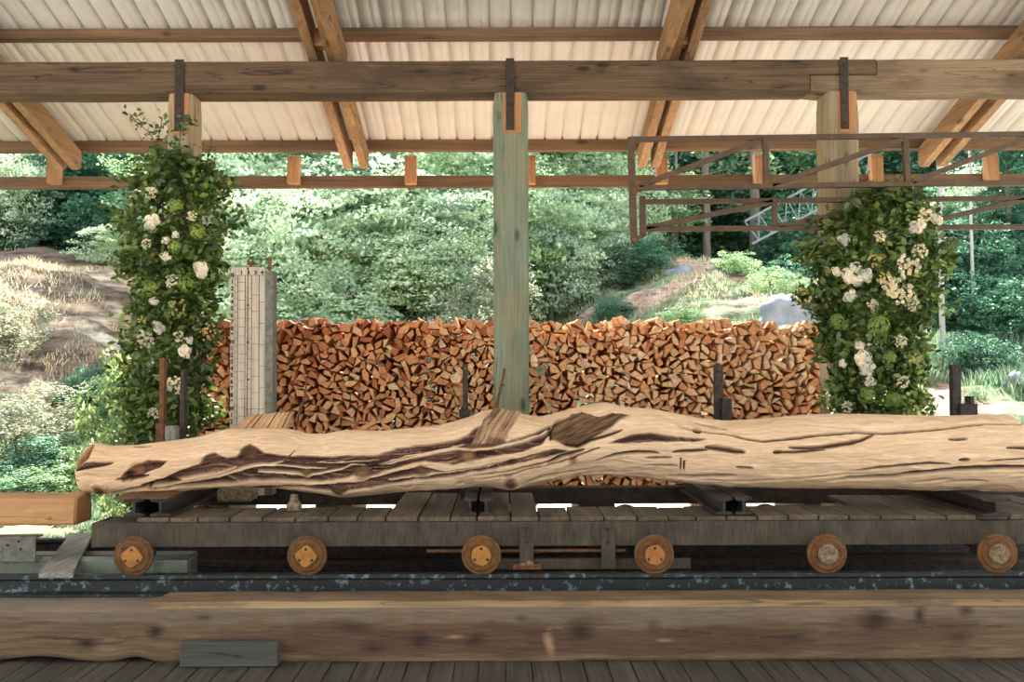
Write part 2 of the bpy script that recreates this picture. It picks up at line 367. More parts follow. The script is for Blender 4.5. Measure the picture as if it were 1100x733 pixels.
tag(o, 'long knotty brown squared timber lying on the deck under the track', 'timber')
zp0 = at(0, 655.5, DECK_F).z; zp1 = at(600, 646, DECK_F).z
pl = MB(); xa = at(157, 655, DECK_F+.005).x; xb = 3.25
pz0, pz1 = zp0+.001, zp1
ya, yb = DECK_F+.01, 5.635
xs = np.linspace(xa, xb, 40); g = np.random.default_rng(5); dzz = g.normal(0, .0018, 40)
vs = []
for i, xx in enumerate(xs):
    xs_back = xx+(.0 if i else .04)
    for (yy, zz) in ((ya, pz0), (ya, pz1+dzz[i]), (yb, pz1+dzz[i]), (yb, pz0)): vs.append((xx+(.05 if (i == 0 and yy == yb) else 0), yy, zz))
fs = [(i*4+j, i*4+(j+1) % 4, (i+1)*4+(j+1) % 4, (i+1)*4+j) for i in range(39) for j in range(4)]+[(3, 2, 1, 0), (156, 157, 158, 159)]
pl.add(vs, fs); pl.mi = [1 if (q < 39*4 and q % 4 == 0) else 0 for q in range(len(fs))]
o = pl.build('track_plank', None, mats=[M['plank'], M['plank_edge']])
tag(o, 'long flat brown plank with pale front edge lying on top of the sill timber', 'plank')
# block on the deck
a = at(193, 708, DECK_F-.09); b_ = at(298, 708, DECK_F-.09)
o = MB().box(a.x, b_.x, DECK_F-.09, DECK_F-.012, .003, at(240, 691, DECK_F-.09).z).build('wood_block', M['darkblock'], bevel=.006)
tag(o, 'short dark grey weathered block with rippled grain against the foot of the sill timber', 'wood block')
# rails (front, rear)
def rail(name, Y, ztop, zbot, xl, xr, label, mat='rail'):
    h = ztop-zbot; w = .035
    p = [(Y-w, ztop), (Y-w, ztop-.022), (Y-.012, ztop-.034), (Y-.010, zbot+.022), (Y-.055, zbot+.008), (Y-.055, zbot), (Y+.055, zbot), (Y+.055, zbot+.008), (Y+.010, zbot+.022), (Y+.012, ztop-.034), (Y+w, ztop-.022), (Y+w, ztop)]
    o = MB().prism_x(p, xl, xr).build(name, M[mat], bevel=.002); tag(o, label, 'rail'); return o
RZ = at(550, 617, 5.68).z
SILLTOP = at(0, 655, DECK_F).z
rail('carriage_rail', 5.715, RZ, SILLTOP+.004, -3.3, 3.4, 'blue-grey steel rail under the front row of orange carriage wheels')
o = MB().box(-3.2, 3.4, 5.76, 5.945, SILLTOP+.004, SILLTOP+.03).build('track_plate', M['darksteel'], bevel=.004)
tag(o, 'dark oily flat strip lying on the sill timber right behind the front rail', 'plate')
# rear track
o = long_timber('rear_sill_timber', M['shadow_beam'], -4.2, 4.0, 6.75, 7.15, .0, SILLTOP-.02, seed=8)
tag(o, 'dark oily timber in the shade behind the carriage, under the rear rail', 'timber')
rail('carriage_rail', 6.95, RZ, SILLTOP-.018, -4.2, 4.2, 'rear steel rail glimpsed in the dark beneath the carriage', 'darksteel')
# pale channel seen left of the carriage
a = at(-60, 612, 6.1); 
zc = at(60, 602, 6.1).z
o = MB().box(-4.0, -1.9, 6.02, 6.10, .0, zc).box(-4.0, -1.9, 6.02, 6.16, zc, zc+.012).build('steel_channel', M['palesteel'], bevel=.003)
tag(o, 'pale green-grey steel channel running behind the rail at the left', 'channel')
zc = at(60, 594, 6.5).z
o = MB().box(-4.2, -2.0, 6.42, 6.56, .0, zc).build('track_board', M['greywood'], bevel=.004)
tag(o, 'bleached board on edge between the tracks left of the carriage', 'board')
# dark-coloured cross sleepers added so that the gap between the tracks reads dark
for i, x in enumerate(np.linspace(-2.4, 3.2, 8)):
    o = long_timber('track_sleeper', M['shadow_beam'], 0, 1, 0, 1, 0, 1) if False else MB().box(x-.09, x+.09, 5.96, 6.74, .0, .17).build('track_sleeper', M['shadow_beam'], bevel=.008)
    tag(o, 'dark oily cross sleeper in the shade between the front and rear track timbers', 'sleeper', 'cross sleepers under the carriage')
# left: squared log, steel beam, board
Yl = 6.0
lg0 = at(-40, 565, Yl); lg1 = at(79, 564, Yl)
zt = at(40, 536, Yl).z; zb = at(40, 565, Yl).z
th = thing('squared_log', 'sawn orange-brown squared log end poking in from the left edge', 'log', (lg0.x, Yl+.12, zb))
sec = [(Yl+.012, zb), (Yl, zb+.012), (Yl-.004, zb+(zt-zb)*.5), (Yl+.008, zt-.012), (Yl+.03, zt+.004), (Yl+.18, zt+.02), (Yl+.22, zt), (Yl+.23, zb+.02), (Yl+.21, zb)]
n = len(sec); vs = []; NX = 24; g = np.random.default_rng(3)
for i in range(NX):
    xx = -4.3+(lg1.x+4.3)*i/(NX-1)
    for (y, z) in sec: vs.append((xx, y+g.normal(0, .0022), z+g.normal(0, .0022)+(.006*math.sin(xx*5) if z > zt-.02 else 0)))
fs = [(i*n+j, i*n+(j+1) % n, (i+1)*n+(j+1) % n, (i+1)*n+j) for i in range(NX-1) for j in range(n)]+[tuple(range(n))]
MB().add(vs, fs).build('log_body', M['orange_log'], th, bevel=.004)
ee = [(lg1.x+.001, y, z) for (y, z) in sec]; ee2 = [(lg1.x+.016, y*.94+(Yl+.11)*.06, z*.94+(zb+zt)/2*.06) for (y, z) in sec]
MB().add(ee+ee2, [tuple(range(n, 2*n))]+[(j, j+n, (j+1) % n+n, (j+1) % n) for j in range(n)]).build('cut_end', M['fresh'], th)
o = MB().box(-4.05, -3.75, Yl+.02, Yl+.2, 0, zb-.002).build('log_stand', M['cframe'], bevel=.01); tag(o, 'steel stand carrying the squared log beyond the left edge', 'stand')
Yb = 5.92
z0_, z1_ = at(20, 604, Yb).z, at(20, 577, Yb).z; xe = at(38, 590, Yb).x
mb = MB().box(-4.1, xe, Yb, Yb+.012, z0_, z1_).box(-4.1, xe, Yb+.012, Yb+.1, z1_-.012, z1_).box(-4.1, xe, Yb+.012, Yb+.1, z0_, z0_+.012)
th = thing('steel_beam_end', 'blue-grey steel channel end with bolt holes below the squared log', 'steel beam', (-3.3, Yb, z0_))
mb.build('channel_body', M['scale_grey'], th, bevel=.003)
for q in ((20, 582), (22, 590), (8, 586)):
    c = at(q[0], q[1], Yb); MB().lathe((c.x, Yb-.006, c.z), [(0, .006), (.004, .008), (.006, .008)], n=10).build('bolt', M['darksteel'], th)
o = MB().box(-4.1, -3.6, Yb+.02, Yb+.1, SILLTOP-.1 if False else .0, z0_-.001).build('beam_stand', M['shadow_beam']); tag(o, 'dark support under the steel channel beyond the left edge', 'stand')
# grey board resting on the rails
zf = RZ+.002
p = [at(43, 622, 5.62), at(80, 622, 5.62)]
bk = [at(60, 583, 6.75), at(85, 583, 6.75)]
t_ = .03
vs = [(p[0].x, 5.60, zf), (p[1].x, 5.60, zf), (bk[1].x, 6.98, zf), (bk[0].x, 6.98, zf)]
vs += [(v[0], v[1], v[2]+t_) for v in vs]
o = MB().add(vs, [(0, 1, 2, 3), (4, 5, 6, 7), (0, 1, 5, 4), (1, 2, 6, 5), (2, 3, 7, 6), (3, 0, 4, 7)]).build('loose_board', M['greywood_y'], bevel=.004)
tag(o, 'short silver-grey board laid across the rails left of the carriage', 'board')
# ------------------------------------------------------------------ overhead
YB0, YB1 = 8.30, 8.585
ZB0 = at(540, 99, YB0).z; ZB1 = at(540, 65, YB0).z
def zrb(Y): return ZB1+.002-.28*(Y-YB1)      # rafter underside
RD = .22
def zrt(Y): return zrb(Y)+RD
# main beam, scarf-jointed over the right-hand post
jx0 = at(870, 85, YB0).x; jx1 = at(942, 75, YB0).x; zj = at(905, 80, YB0).z
xL, xR = -5.6, 6.2
def knotted_prism(poly, y0, y1, name, mat, parent=None):
    o = MB().prism(poly, y0, y1).build(name, mat, parent, bevel=.008); return o
def finex(x0, x1, z, amp, seed, rev=False):
    g = np.random.default_rng(seed); xs = np.linspace(x0, x1, 24); pts = [(float(x), float(z+a)) for x, a in zip(xs, g.normal(0, amp, 24))]
    return pts[::-1] if rev else pts
poly = finex(xL, jx0, ZB0, .003, 1)+[(jx0, zj), (jx1, zj)]+finex(xL, jx1, ZB1, .002, 2, True)
o = knotted_prism(poly, YB0, YB1, 'main_beam', M['beam']); tag(o, 'long dark brown roof beam on the posts, from the left edge to the stepped joint', 'beam')
poly = finex(jx0+.004, xR, ZB0, .003, 3)+finex(jx1+.004, xR, ZB1, .002, 4, True)+[(jx1+.004, zj-.003), (jx0+.004, zj-.003)]
o = knotted_prism(poly, YB0+.004, YB1, 'main_beam', M['beam_pale']); tag(o, 'paler roof beam right of the stepped joint over the right-hand post', 'beam')
# posts
def post(px0, px1, mat, label, strap_px, strapw, pocket):
    Y0 = YB0+.0; x0 = at(px0, 250, Y0).x; x1 = at(px1, 250, Y0).x; dep = .29; zt = ZB0-.001; w = x1-x0
    th = thing('wooden_post', label, 'post', ((x0+x1)/2, Y0+dep/2, 0))
    g = np.random.default_rng(int(px0)); NZ = 30; c = .03; vs = []
    sec = [(x0+c, Y0), (x1-c, Y0), (x1, Y0+c), (x1, Y0+dep-c), (x1-c, Y0+dep), (x0+c, Y0+dep), (x0, Y0+dep-c), (x0, Y0+c)]
    for i in range(NZ):
        z = -.0+zt*i/(NZ-1)
        sh = .012 if i == NZ-1 else 0
        for (x, y) in sec: vs.append((x+g.normal(0, .0015)+(sh if x < (x0+x1)/2 else -sh), y, z))
    k = 8
    fs = [(i*k+j, i*k+(j+1) % k, (i+1)*k+(j+1) % k, (i+1)*k+j) for i in range(NZ-1) for j in range(k)]+[tuple(range(k)), tuple((NZ-1)*k+j for j in range(k))]
    MB().add(vs, fs).build('post_shaft', mat, th)
    # cut pocket with fresh wood and the steel strap
    sx = at(strap_px, 90, Y0).x; sw = strapw/F*Y0
    pw = (pocket[1]-pocket[0])/F*Y0; pc = at((pocket[0]+pocket[1])/2, 120, Y0).x
    MB().box(pc-pw/2, pc+pw/2, Y0-.006, Y0+.01, at(550, 143, Y0).z, ZB0-.004).build('notch_face', M['fresh'], th, bevel=.003)
    st = MB().box(sx-sw/2, sx+sw/2, Y0-.016, Y0-.006, at(550, 140, Y0).z, ZB1+.015).build('steel_strap', M['strap'], th, bevel=.002)
    for q in (72, 90, 112, 134):
        z = at(550, q, Y0).z; MB().lathe((sx, Y0-.026, z), [(0, .008), (.004, .012), (.012, .012)], n=6).build('bolt', M['strap'], st)
post(178, 206, M['post_tan'], 'leftmost wooden post, behind the left flower column', 193, 10, (186, 203))
post(530, 568, M['post_green'], 'grey-green weathered square post in the middle of the firewood', 548, 9, (540, 560))
post(889, 925, M['post_tan'], 'tan wooden post with a long crack, rising out of the right flower column', 906.5, 9, (900, 919))
# crack on right post
# purlins
def purlin(Yc, w, h, label, name='roof_purlin', mat='purlin'):
    z = zrt(Yc-w/2)+.002
    o = long_timber(name, M[mat], -6.6, 7.2, Yc-w/2, Yc+w/2, z, z+h, seed=int(Yc*10), wob=.003); tag(o, label, 'purlin'); return z
purlin(8.53, .13, .082, 'roof purlin directly above the main beam, nearest the top of the frame')
purlin(9.45, .13, .082, 'roof purlin peeking out just below and behind the main beam')
purlin(10.46, .13, .11, 'lowest roof purlin, along the eave with the wavy sheet edge on it')
for k, Yc in enumerate((7.5, 6.5, 5.4, 4.4)): purlin(Yc, .13, .082, 'roof purlin above the view, %s towards the ridge' % ('first', 'second', 'third', 'fourth')[k])
# roof sheets
ZS = lambda Y: zrt(Y)+.002+.28*0+.09
mb = []
xs = []; prof = []
x = -6.9; per = .184
while x < 7.6:
    for dx, dz in ((0, 0), (per*.46, 0), (per*.5, .004), (per*.54, 0), (per-.026, 0), (per-.02, .020), (per-.006, .020)):
        prof.append((x+dx, dz))
    x += per
Ys = [3.4, 5.5, 7.5, 9.0, 10.56]
V = [(px_, Y, zrt(Y-.065)+.088+dz) for Y in Ys for (px_, dz) in prof]
n = len(prof)
Fq = [(i*n+j, i*n+j+1, (i+1)*n+j+1, (i+1)*n+j) for i in range(len(Ys)-1) for j in range(n-1)]
me = np_mesh('ceiling', np.array(V), np.array(Fq)); o = link_mesh('ceiling', me, M['metalroof'], None); tag(o, kind='structure')
sd = o.modifiers.new('s', 'SOLIDIFY'); sd.thickness = .004; sd.offset = 1
# unseen other roof slope over and behind the viewer, added to dim the interior
zr_ = zrt(3.335)+.088
V2 = [(px_, Y, zr_-.28*(3.4-Y)+dz) for Y in (-4.2, -1.0, 3.4) for (px_, dz) in prof]
Fq2 = [(i*n+j, i*n+j+1, (i+1)*n+j+1, (i+1)*n+j) for i in range(2) for j in range(n-1)]
me = np_mesh('ceiling', np.array(V2), np.array(Fq2)); o = link_mesh('ceiling', me, M['metalroof'], None); tag(o, kind='structure')
# rafters in pairs
def rafter(xc, w, label, y0=4.0, y1=10.40, cut=True):
    p = [(y0, zrb(y0)), (y1-.05, zrb(y1-.05)), (y1, zrb(y1)+.045), (y1, zrt(y1)), (y0, zrt(y0))]
    o = MB().prism_x(p, xc-w/2, xc+w/2).build('roof_rafter', M['rafter'], bevel=.006); tag(o, label, 'rafter')
rl = ['leftmost rafter pair', 'rafter pair left of the middle post', 'rafter pair right of the middle post', 'rightmost rafter pair']
for i, (c1, c2) in enumerate(((65, 81), (374, 391), (690, 704), (993, 1012))):
    xa = at(c1, 182, 10.35).x; xb = at(c2, 182, 10.35).x
    rafter(xa, .085, 'left timber of the '+rl[i]); rafter(xb, .085, 'right timber of the '+rl[i])
    for (Yk, nm) in ((8.3, 'over the main beam'), (7.2, 'above the view')):
        o = MB().box(xa+.043, xb-.043, Yk-.07, Yk+.07, zrb(Yk)+.03, zrt(Yk)-.045).build('spacer_block', M['fresh'], bevel=.004)
        tag(o, 'wood spacer block in the '+rl[i]+' '+nm, 'block')
# wide extra brace on the two middle pairs, running up beside them
for i, (c, s) in enumerate(((388, 1), (690, -1))):
    xx = at(c, 182, 10.35).x+(.06 if i == 0 else -.02)*1.0
    xx = xx+(.045 if i == 0 else -.07)
    z1 = ZB1+.002
    p = [(8.52, z1), (8.36, z1), (6.6, zrb(6.6)-.30), (6.6, zrb(6.6)+.05), (8.52, z1+.14)]
    o = MB().prism_x(p, xx-.04, xx+.04).build('roof_brace', M['rafter'], bevel=.006)
    tag(o, 'steep roof brace on the main beam beside the '+rl[i+1], 'brace')
# eave rail and drop blocks
YR = 10.66
zr1 = at(540, 188.5, YR).z; zr0 = at(540, 201, YR).z
o = long_timber('eave_rail', M['purlin'], -7.0, 7.4, YR, YR+.07, zr0, zr1, seed=77, wob=.002); tag(o, 'thin brown timber rail hung below the eave right across the view', 'rail')
bl = [(57, 'left'), (183, 'left flower column'), (315, 'a'), (441, 'b'), (569, 'c'), (711, 'd'), (817, 'e'), (942, 'f'), (1066, 'g')]
bn = ['leftmost drop block, under the leftmost rafter tails', 'drop block behind the leftmost post', 'drop block just left of the left-middle rafter tails', 'drop block just left of the middle post, standing free', 'drop block half hidden by the middle post', 'drop block beside the rafter tails at the truss end', 'drop block behind the first upright of the brown truss', 'drop block just right of the right-hand post', 'drop block furthest right, near the right edge']
for (px, _), lb in zip(bl, bn):
    xx = at(px, 180, 10.56).x; zt = zrt(10.46)-.002; zb = at(px, 197, 10.54).z
    # curved little bracket: deeper at the foot
    p = [(10.60, zt), (10.655, zt), (10.655, zb), (10.53, zb), (10.53, zb+.05), (10.545, zt-.05), (10.56, zt)]
    o = MB().prism_x(p[:], xx-.062, xx+.062).build('drop_block', M['block'], bevel=.005)
    tag(o, lb+', holding the eave rail', 'block')
# ------------------------------------------------------------------ hanging steel truss
Y1, Y2 = 7.75, 8.12
th = thing('steel_truss', 'brown steel lattice truss hanging below the roof at the right', 'truss', at(680, 260, Y1))
def sq(a, b, w, Y, name='truss_bar', m='brownpaint', w2=None):
    A = at(a[0], a[1], Y); B = at(b[0], b[1], Y); d = (B-A)
    o = MB().bar(A, B, w, w2 or w, (0, 1, 0) if abs(d.z) > abs(d.x) else (0, 0, 1)).build(name, M[m], th, bevel=.003); return o
S = .040
sq((677, 150), (1160, 143.5), S, Y1, 'top_chord'); sq((682, 202), (1160, 195.5), S, Y1, 'bottom_chord')
sq((677.5, 148), (681, 258), .052, Y1, 'end_upright')
sq((822, 150), (823, 199), .044, Y1, 'upright'); sq((972, 148), (974.5, 196), .044, Y1, 'upright')
sq((686, 200), (817, 151), S, Y1, 'diagonal'); sq((829, 199), (969, 150), S, Y1, 'diagonal'); sq((979, 196), (1130, 138), S, Y1, 'diagonal')
sq((691, 217), (1160, 212.5), S, Y2, 'top_chord'); sq((691, 246), (1160, 243.5), S, Y2, 'bottom_chord')
sq((690, 211), (690.5, 254), .048, Y2, 'end_upright'); sq((832, 217), (832, 243), .042, Y2, 'upright')
sq((694, 245), (830, 217), S, Y2, 'diagonal'); sq((836, 243), (974, 216), S, Y2, 'diagonal'); sq((990, 240), (1130, 208), S, Y2, 'diagonal')
for (y, z_) in ((206, 0), (257, 0)):
    A = at(681, y, Y1); B = at(690, y-3, Y2); MB().tube([A, B], .018).build('link_pin', M['rust'], th)
    MB().lathe(A+Vector((0, -.03, -.01)), [(0, .018), (.012, .026), (.05, .026)], n=12).build('link_bolt', M['rust'], th)
for x in (939, 977):
    A = at(x, 196, Y1); B = at(x+.5, 213, Y2); MB().tube([A, B], .006).build('tie_wire', M['rust'], th)
for px in (1150,):
    A = at(px, 145, Y1); MB().tube([A, (A.x, A.y, zrb(A.y)+.1)], .01).build('hanger_rod', M['rust'], th)
    A2 = at(px, 213, Y2); MB().tube([A2, (A2.x, A2.y, zrb(A2.y)+.1)], .01).build('hanger_rod', M['rust'], th)
# =================================================================== CARRIAGE
CY0, CY1 = 5.80, 7.12
zt_ = at(550, 561, CY0).z; zb_ = at(550, 587, CY0).z
cx0 = at(98, 575, CY0).x; cx1 = 3.5
car = thing('log_carriage', 'long dark steel and timber sawmill carriage on orange wheels carrying the log', 'carriage', (0, 6.4, RZ))
# front side beam: deep channel
mb = MB().prism_x([(CY0, zb_), (CY0, zt_), (CY0+.11, zt_), (CY0+.11, zt_-.02), (CY0+.02, zt_-.02), (CY0+.02, zb_+.02), (CY0+.11, zb_+.02), (CY0+.11, zb_)], cx0, cx1)
mb.box(cx0-.0, cx0+.012, CY0+.001, CY0+.30, zb_, zt_)
mb.build('side_beam', M['cframe'], car, bevel=.004)
# tapered left end plate going back
e0 = at(98, 563, CY0); e1 = at(140, 548, 6.3)
MB().box(cx0+.012, cx0+.3, CY0+.12, CY0+.32, zb_+.02, zt_-.005).build('end_block', M['darksteel'], car, bevel=.01)
# rear beam
rz1 = at(550, 524, 7.0).z; rz0 = at(550, 542.0, 7.0).z
MB().box(cx0-.2, cx1+.4, 7.0, 7.12, rz0, rz1).build('side_beam', M['shadow_beam'], car, bevel=.006)
# deck boards, crosswise
x = cx0+.25; k = 0; zd = zt_+.028
yback = 6.25
while x < 3.4:
    w = rnd.uniform(.155, .2)
    px = proj((x+w/2, 6.3, zd))[0]
    yb = yback+rnd.uniform(-.03, .03)
    if 270 > px > 225: yb = 6.15+rnd.uniform(0, .1)
    if px > 905: yb = 6.78+rnd.uniform(-.02, .02)
    if 440 < px < 575: yb = 6.99
    y0 = CY0+.01+rnd.uniform(0, .015)
    xo = (x+w/2)*.0
    skew = .0
    me = MB().box(x+.004, x+w-.004, y0, yb, zt_+.001, zd+rnd.uniform(-.004, .003))
    me.build('deck_board', M['cdeck'], car, bevel=.005)
    x += w
# supports for short boards
MB().box(cx0+.1, 3.4, 6.18, 6.24, zb_+.01, zt_).build('deck_bearer', M['shadow_beam'], car, bevel=.004)
# wheels + hubs
def wheel(px, py, k):
    c = at(px, py, 5.67); r = 21.3/F*5.67
    c.z = RZ+.0015+r*.97-.0
    cc = (c.x, 5.655, c.z)
    g = np.random.default_rng(k)
    w = MB().lathe(cc, [(.0, r*.80), (.0, r*.92), (.004, r*.985), (.010, r*.995), (.030, r*.97), (.032, r*.8)], n=44).build('wheel', M['wheel_dark' if k in (0, 1) else 'wheel'], car, smooth=False, bevel=0)
    MB().lathe(cc, [(-.010, r*.60), (-.012, r*.68), (-.012, r*.76), (-.004, r*.82), (.003, r*.83)], n=44).build('wheel_rim', M['wheel'], w, smooth=True)
    MB().lathe(cc, [(-.002, r*.50), (-.004, r*.60), (.0, r*.66)], n=36).build('wheel_web', M['wheel_dark'], w, smooth=True)
    # clover hub on the first two, round on the others
    if k in (0, 1, 2, 3):
        rr = [r*(.49+(.045*math.cos(4*t+.5) if k < 2 else .01*math.cos(5*t)))*1.0 for t in np.linspace(0, 2*PI, 40, endpoint=False)]
        poly = [(cc[0]+q*math.cos(t), cc[2]+q*math.sin(t)) for q, t in zip(rr, np.linspace(0, 2*PI, 40, endpoint=False))]
        hb = MB().prism(poly, cc[1]-.026, cc[1]-.0).build('hub_cap', M['hub'], w, bevel=.004)
        for t in (PI*.5, PI*.5+2.09, PI*.5+4.19):
            MB().lathe((cc[0]+r*.36*math.cos(t), cc[1]-.031, cc[2]+r*.36*math.sin(t)), [(0, .006), (.003, .0085), (.006, .0085)], n=6).build('hub_bolt', M['darksteel'], w)
    else:
        mbb = MB().lathe(cc, [(-.022, r*.36), (-.026, r*.42), (-.018, r*.50), (0, r*.52)], n=30)
        mbb.build('hub_cap', M['hub_grey'], w, smooth=True)
    MB().tube([(c.x, 5.68, c.z), (c.x, 6.9, c.z)], .022, n=12).build('axle', M['darksteel'], car)
    # rear wheel
    MB().lathe((c.x, 6.915, c.z), [(0, r*.8), (.004, r*.97), (.07, r*.97), (.075, r*.85)], n=32).build('wheel', M['wheel_dark'], car)
    # axle box behind
    MB().box(c.x-.05, c.x+.05, 5.78, 5.90, c.z-.035, zb_+.004).build('axle_box', M['darksteel'], car, bevel=.008)
for k, px in enumerate((144, 330, 517, 702.5, 888, 1071)): wheel(px, 596, k)
# lower bar, rusty rod, hangers, foot
ym = 5.83
a = at(520, 612, ym); b_ = at(742, 600, ym)
MB().box(a.x, b_.x, ym, ym+.03, at(600, 612, ym).z, at(600, 600.5, ym).z).build('lower_bar', M['cframe'], car, bevel=.003)
MB().box(at(458, 592, ym).x, at(672, 592, ym).x, ym-.005, ym+.012, at(550, 593.2, ym).z, at(550, 590.3, ym).z).build('rusty_rod', M['rust'], car)
for (p0, p1, yb_, nm) in ((558, 573, 604, 1), (646, 661, 612, 1)):
    h = MB().box(at(p0, 580, 5.78).x, at(p1, 580, 5.78).x, 5.785, 5.798, at(560, yb_, 5.78).z, at(560, 567, 5.78).z).build('hanger_plate', M['cframe'], car, bevel=.003)
    for q in ((569 if p0 < 600 else 569), 583):
        MB().lathe(((at((p0+p1)/2, q, 5.78).x), 5.775, at((p0+p1)/2, q, 5.78).z), [(0, .007), (.004, .010), (.01, .010)], n=6).build('bolt', M['darksteel'], h)
f0 = at(551, 612, 5.76); f1 = at(582, 607, 5.76)
MB().box(f0.x, f1.x, 5.75, 5.83, f0.z, f1.z).build('foot_plate', M['rust'], car, bevel=.004)
MB().lathe((at(566, 606, 5.77).x, 5.79, f1.z), [(0, .045), (.012, .035), (.022, .012)], axis='Z', n=14).build('grease_lump', M['hub_grey'], car)
# bunks: I-beams crosswise carrying the log
BT = at(1065, 535.5, 5.75).z
def ibeam(x, w, y0, y1, zt, zb, name='bunk', mat='darksteel', tf=.016, x2=None):
    p = [(-w/2, zt), (-w/2, zt-tf), (-.008, zt-tf*1.5), (-.008, zb+tf*1.5), (-w/2, zb+tf), (-w/2, zb), (w/2, zb), (w/2, zb+tf), (.008, zb+tf*1.5), (.008, zt-tf*1.5), (w/2, zt-tf), (w/2, zt)]
    n = len(p); vs = [(x+a, y0, z) for a, z in p]+[(x+a, y1, z) for a, z in p]
    fs = [tuple(range(n)), tuple(range(2*n-1, n-1, -1))]+[(i, i+n, (i+1) % n+n, (i+1) % n) for i in range(n)]
    return MB().add(vs, fs).build(name, M[mat], car, bevel=.003)
bz0 = zd+.002
xr_ = at(1067, 540, 5.78).x
b1 = ibeam(xr_, .17, 5.74, 7.1, BT, bz0)
xl_ = (at(147, 540, 5.9).x)
b2 = ibeam(xl_, .12, 5.85, 7.1, BT, bz0); b3 = ibeam(xl_+.155, .12, 5.85, 7.1, BT, bz0)
c = MB().box(xl_-.11, xl_+.2, 5.83, 6.6, BT, BT+.012).build('bunk_cover_plate', M['rust'], car, bevel=.003)
for px in (505, 522): ibeam(at(px, 545, 5.84).x, .075, 5.84, 7.1, BT, bz0)
for px in (778, 799): ibeam(at(px, 545, 5.84).x, .10, 5.84, 7.1, BT-.002, bz0)
# yellowish lump / jack block under the log, stone wedge
MB().box(at(232, 545, 6.5).x, at(270, 545, 6.5).x, 6.5, 6.7, zd, BT-.02).build('wedge_block', M['hub_grey'], car, bevel=.02)
c = at(316, 545, 6.1); MB().lathe((c.x, 6.1, zd+.001), [(0, .045), (.03, .05), (.06, .03), (.10, .022)], axis='Z', n=8).build('wedge_stone', M['hub_grey'], car, bevel=.004)
# uprights (dogs) behind the log
YD = 6.72
def upright(p0, p1, ptop, mat, Y=YD, nm='upright_post', bracket=None, d=.06):
    x0 = at(p0, ptop, Y).x; x1 = at(p1, ptop, Y).x; z1 = at(p0, ptop, Y).z
    u = MB().box(x0, x1, Y, Y+d, bz0-.03, z1).build(nm, M[mat], car, bevel=.006)
    return u
for (p0, p1, pt, m_) in ((193.5, 198.5, 397, 'darksteel'), (497, 502.5, 391, 'darksteel'), (768, 777, 392, 'darksteel'), (1023, 1032.5, 392, 'darksteel')):
    u = upright(p0, p1, pt, m_, Y=6.72)
    xm = at((p0+p1)/2, pt, 6.72).x; z1 = at(p0, pt, 6.72).z
    MB().box(xm-.03, xm+.03, 6.60, 6.72, bz0-.02, BT+.0).build('post_foot', M['darksteel'], u, bevel=.006)
    MB().lathe((xm, 6.714, z1-.03), [(0, .008), (.006, .008)], n=8).build('pin', M['rust'], u)
b = MB()
A = at(1031, 434, 6.70); B = at(1050, 446, 6.70); b.box(A.x, B.x, 6.69, 6.78, at(0, 446.5, 6.7).z-.35, A.z)
b.box(at(1034, 0, 6.7).x, at(1038, 0, 6.7).x, 6.69, 6.78, A.z, A.z+.05)
b.bar(at(1037, 436, 6.72), at(1041, 429, 6.72), .02, .02)
b.build('dog_bracket', M['darksteel'], car, bevel=.004)
A = at(775, 428, 6.70); B = at(786, 446, 6.70); MB().box(A.x, B.x, 6.68, 6.8, B.z-.3, A.z).build('dog_bracket', M['darksteel'], car, bevel=.008)
A = at(493, 440, 6.7); MB().box(A.x, A.x+.07, 6.68, 6.78, A.z-.3, A.z).build('dog_bracket', M['darksteel'], car, bevel=.006)
# rusty taller stake and short pale block at the left (px 172-187)
u = upright(171, 176.5, 385, 'rust', Y=6.85)
A = at(168, 455, 6.8); B = at(177, 470, 6.8); MB().box(A.x, B.x, 6.78, 6.9, bz0, A.z).build('stake_socket', M['rust'], car, bevel=.008)
A = at(177, 458, 6.6); B = at(188, 470, 6.6); o = MB().box(A.x, B.x, 6.6, 6.68, bz0, A.z).build('wood_stub', M['greywood_y'], car, bevel=.004)
# hook lever leaning on the middle post
lv = MB().tube([at(533, 441, 7.0), at(536, 425, 7.0), at(540, 408, 7.0), at(542, 396, 7.0)], .010, n=8)
lv.tube([at(541, 405, 7.0), at(539, 413, 6.98), at(542, 414, 6.98)], .008, n=8)
lv.tube([at(533, 441, 7.0), at(532, 470, 7.0), at(532, 535, 7.02)], .010, n=8)
lv.build('hook_lever', M['rust'], car)
# wire twist in front of the firewood (px 325-332)
lv = MB().tube([at(318, 462, 7.0), at(322, 440, 7.0), at(328, 425, 7.0), at(329, 408, 7.0), at(331, 405, 7.0)], .008, n=6)
lv.tube([at(329, 408, 7.0), at(327, 405, 7.0)], .012, n=6).tube([at(318, 462, 7.0), at(318, 530, 7.04)], .009, n=6)
lv.build('bent_rod', M['rust'], car)
# ------------------------------------------------------------------ scale board
YS = 6.86
s0 = at(246.8, 455, YS); s1 = at(285, 289, YS); stp = at(250, 287, YS).z
sb = thing('scale_board', 'tall pale measuring board with black numerals standing behind the log', 'scale board', ((s0.x+s1.x)/2, YS, rz1))
zb0 = zd
MB().box(s0.x, s1.x, YS, YS+.03, zb0, stp).build('painted_face', M['board'], sb, bevel=.003)
MB().box(s1.x, at(293.5, 300, YS).x, YS-.004, YS+.12, zb0, at(290, 291, YS).z).build('side_channel', M['scale_grey'], sb, bevel=.004)
MB().tube([(at(288, 280, YS).x, YS+.05, stp-.02), (at(288, 280, YS).x, YS+.05, at(0, 278, YS).z)], [.011, .011], n=10).lathe((at(288, 280, YS).x, YS+.05, at(0, 281, YS).z), [(0, .016), (.02, .016), (.03, .012)], axis='Z', n=8).build('top_bolt', M['rust'], sb)
mb = MB()
cx = at(267, 280, YS).x; zz = at(0, 284, YS).z
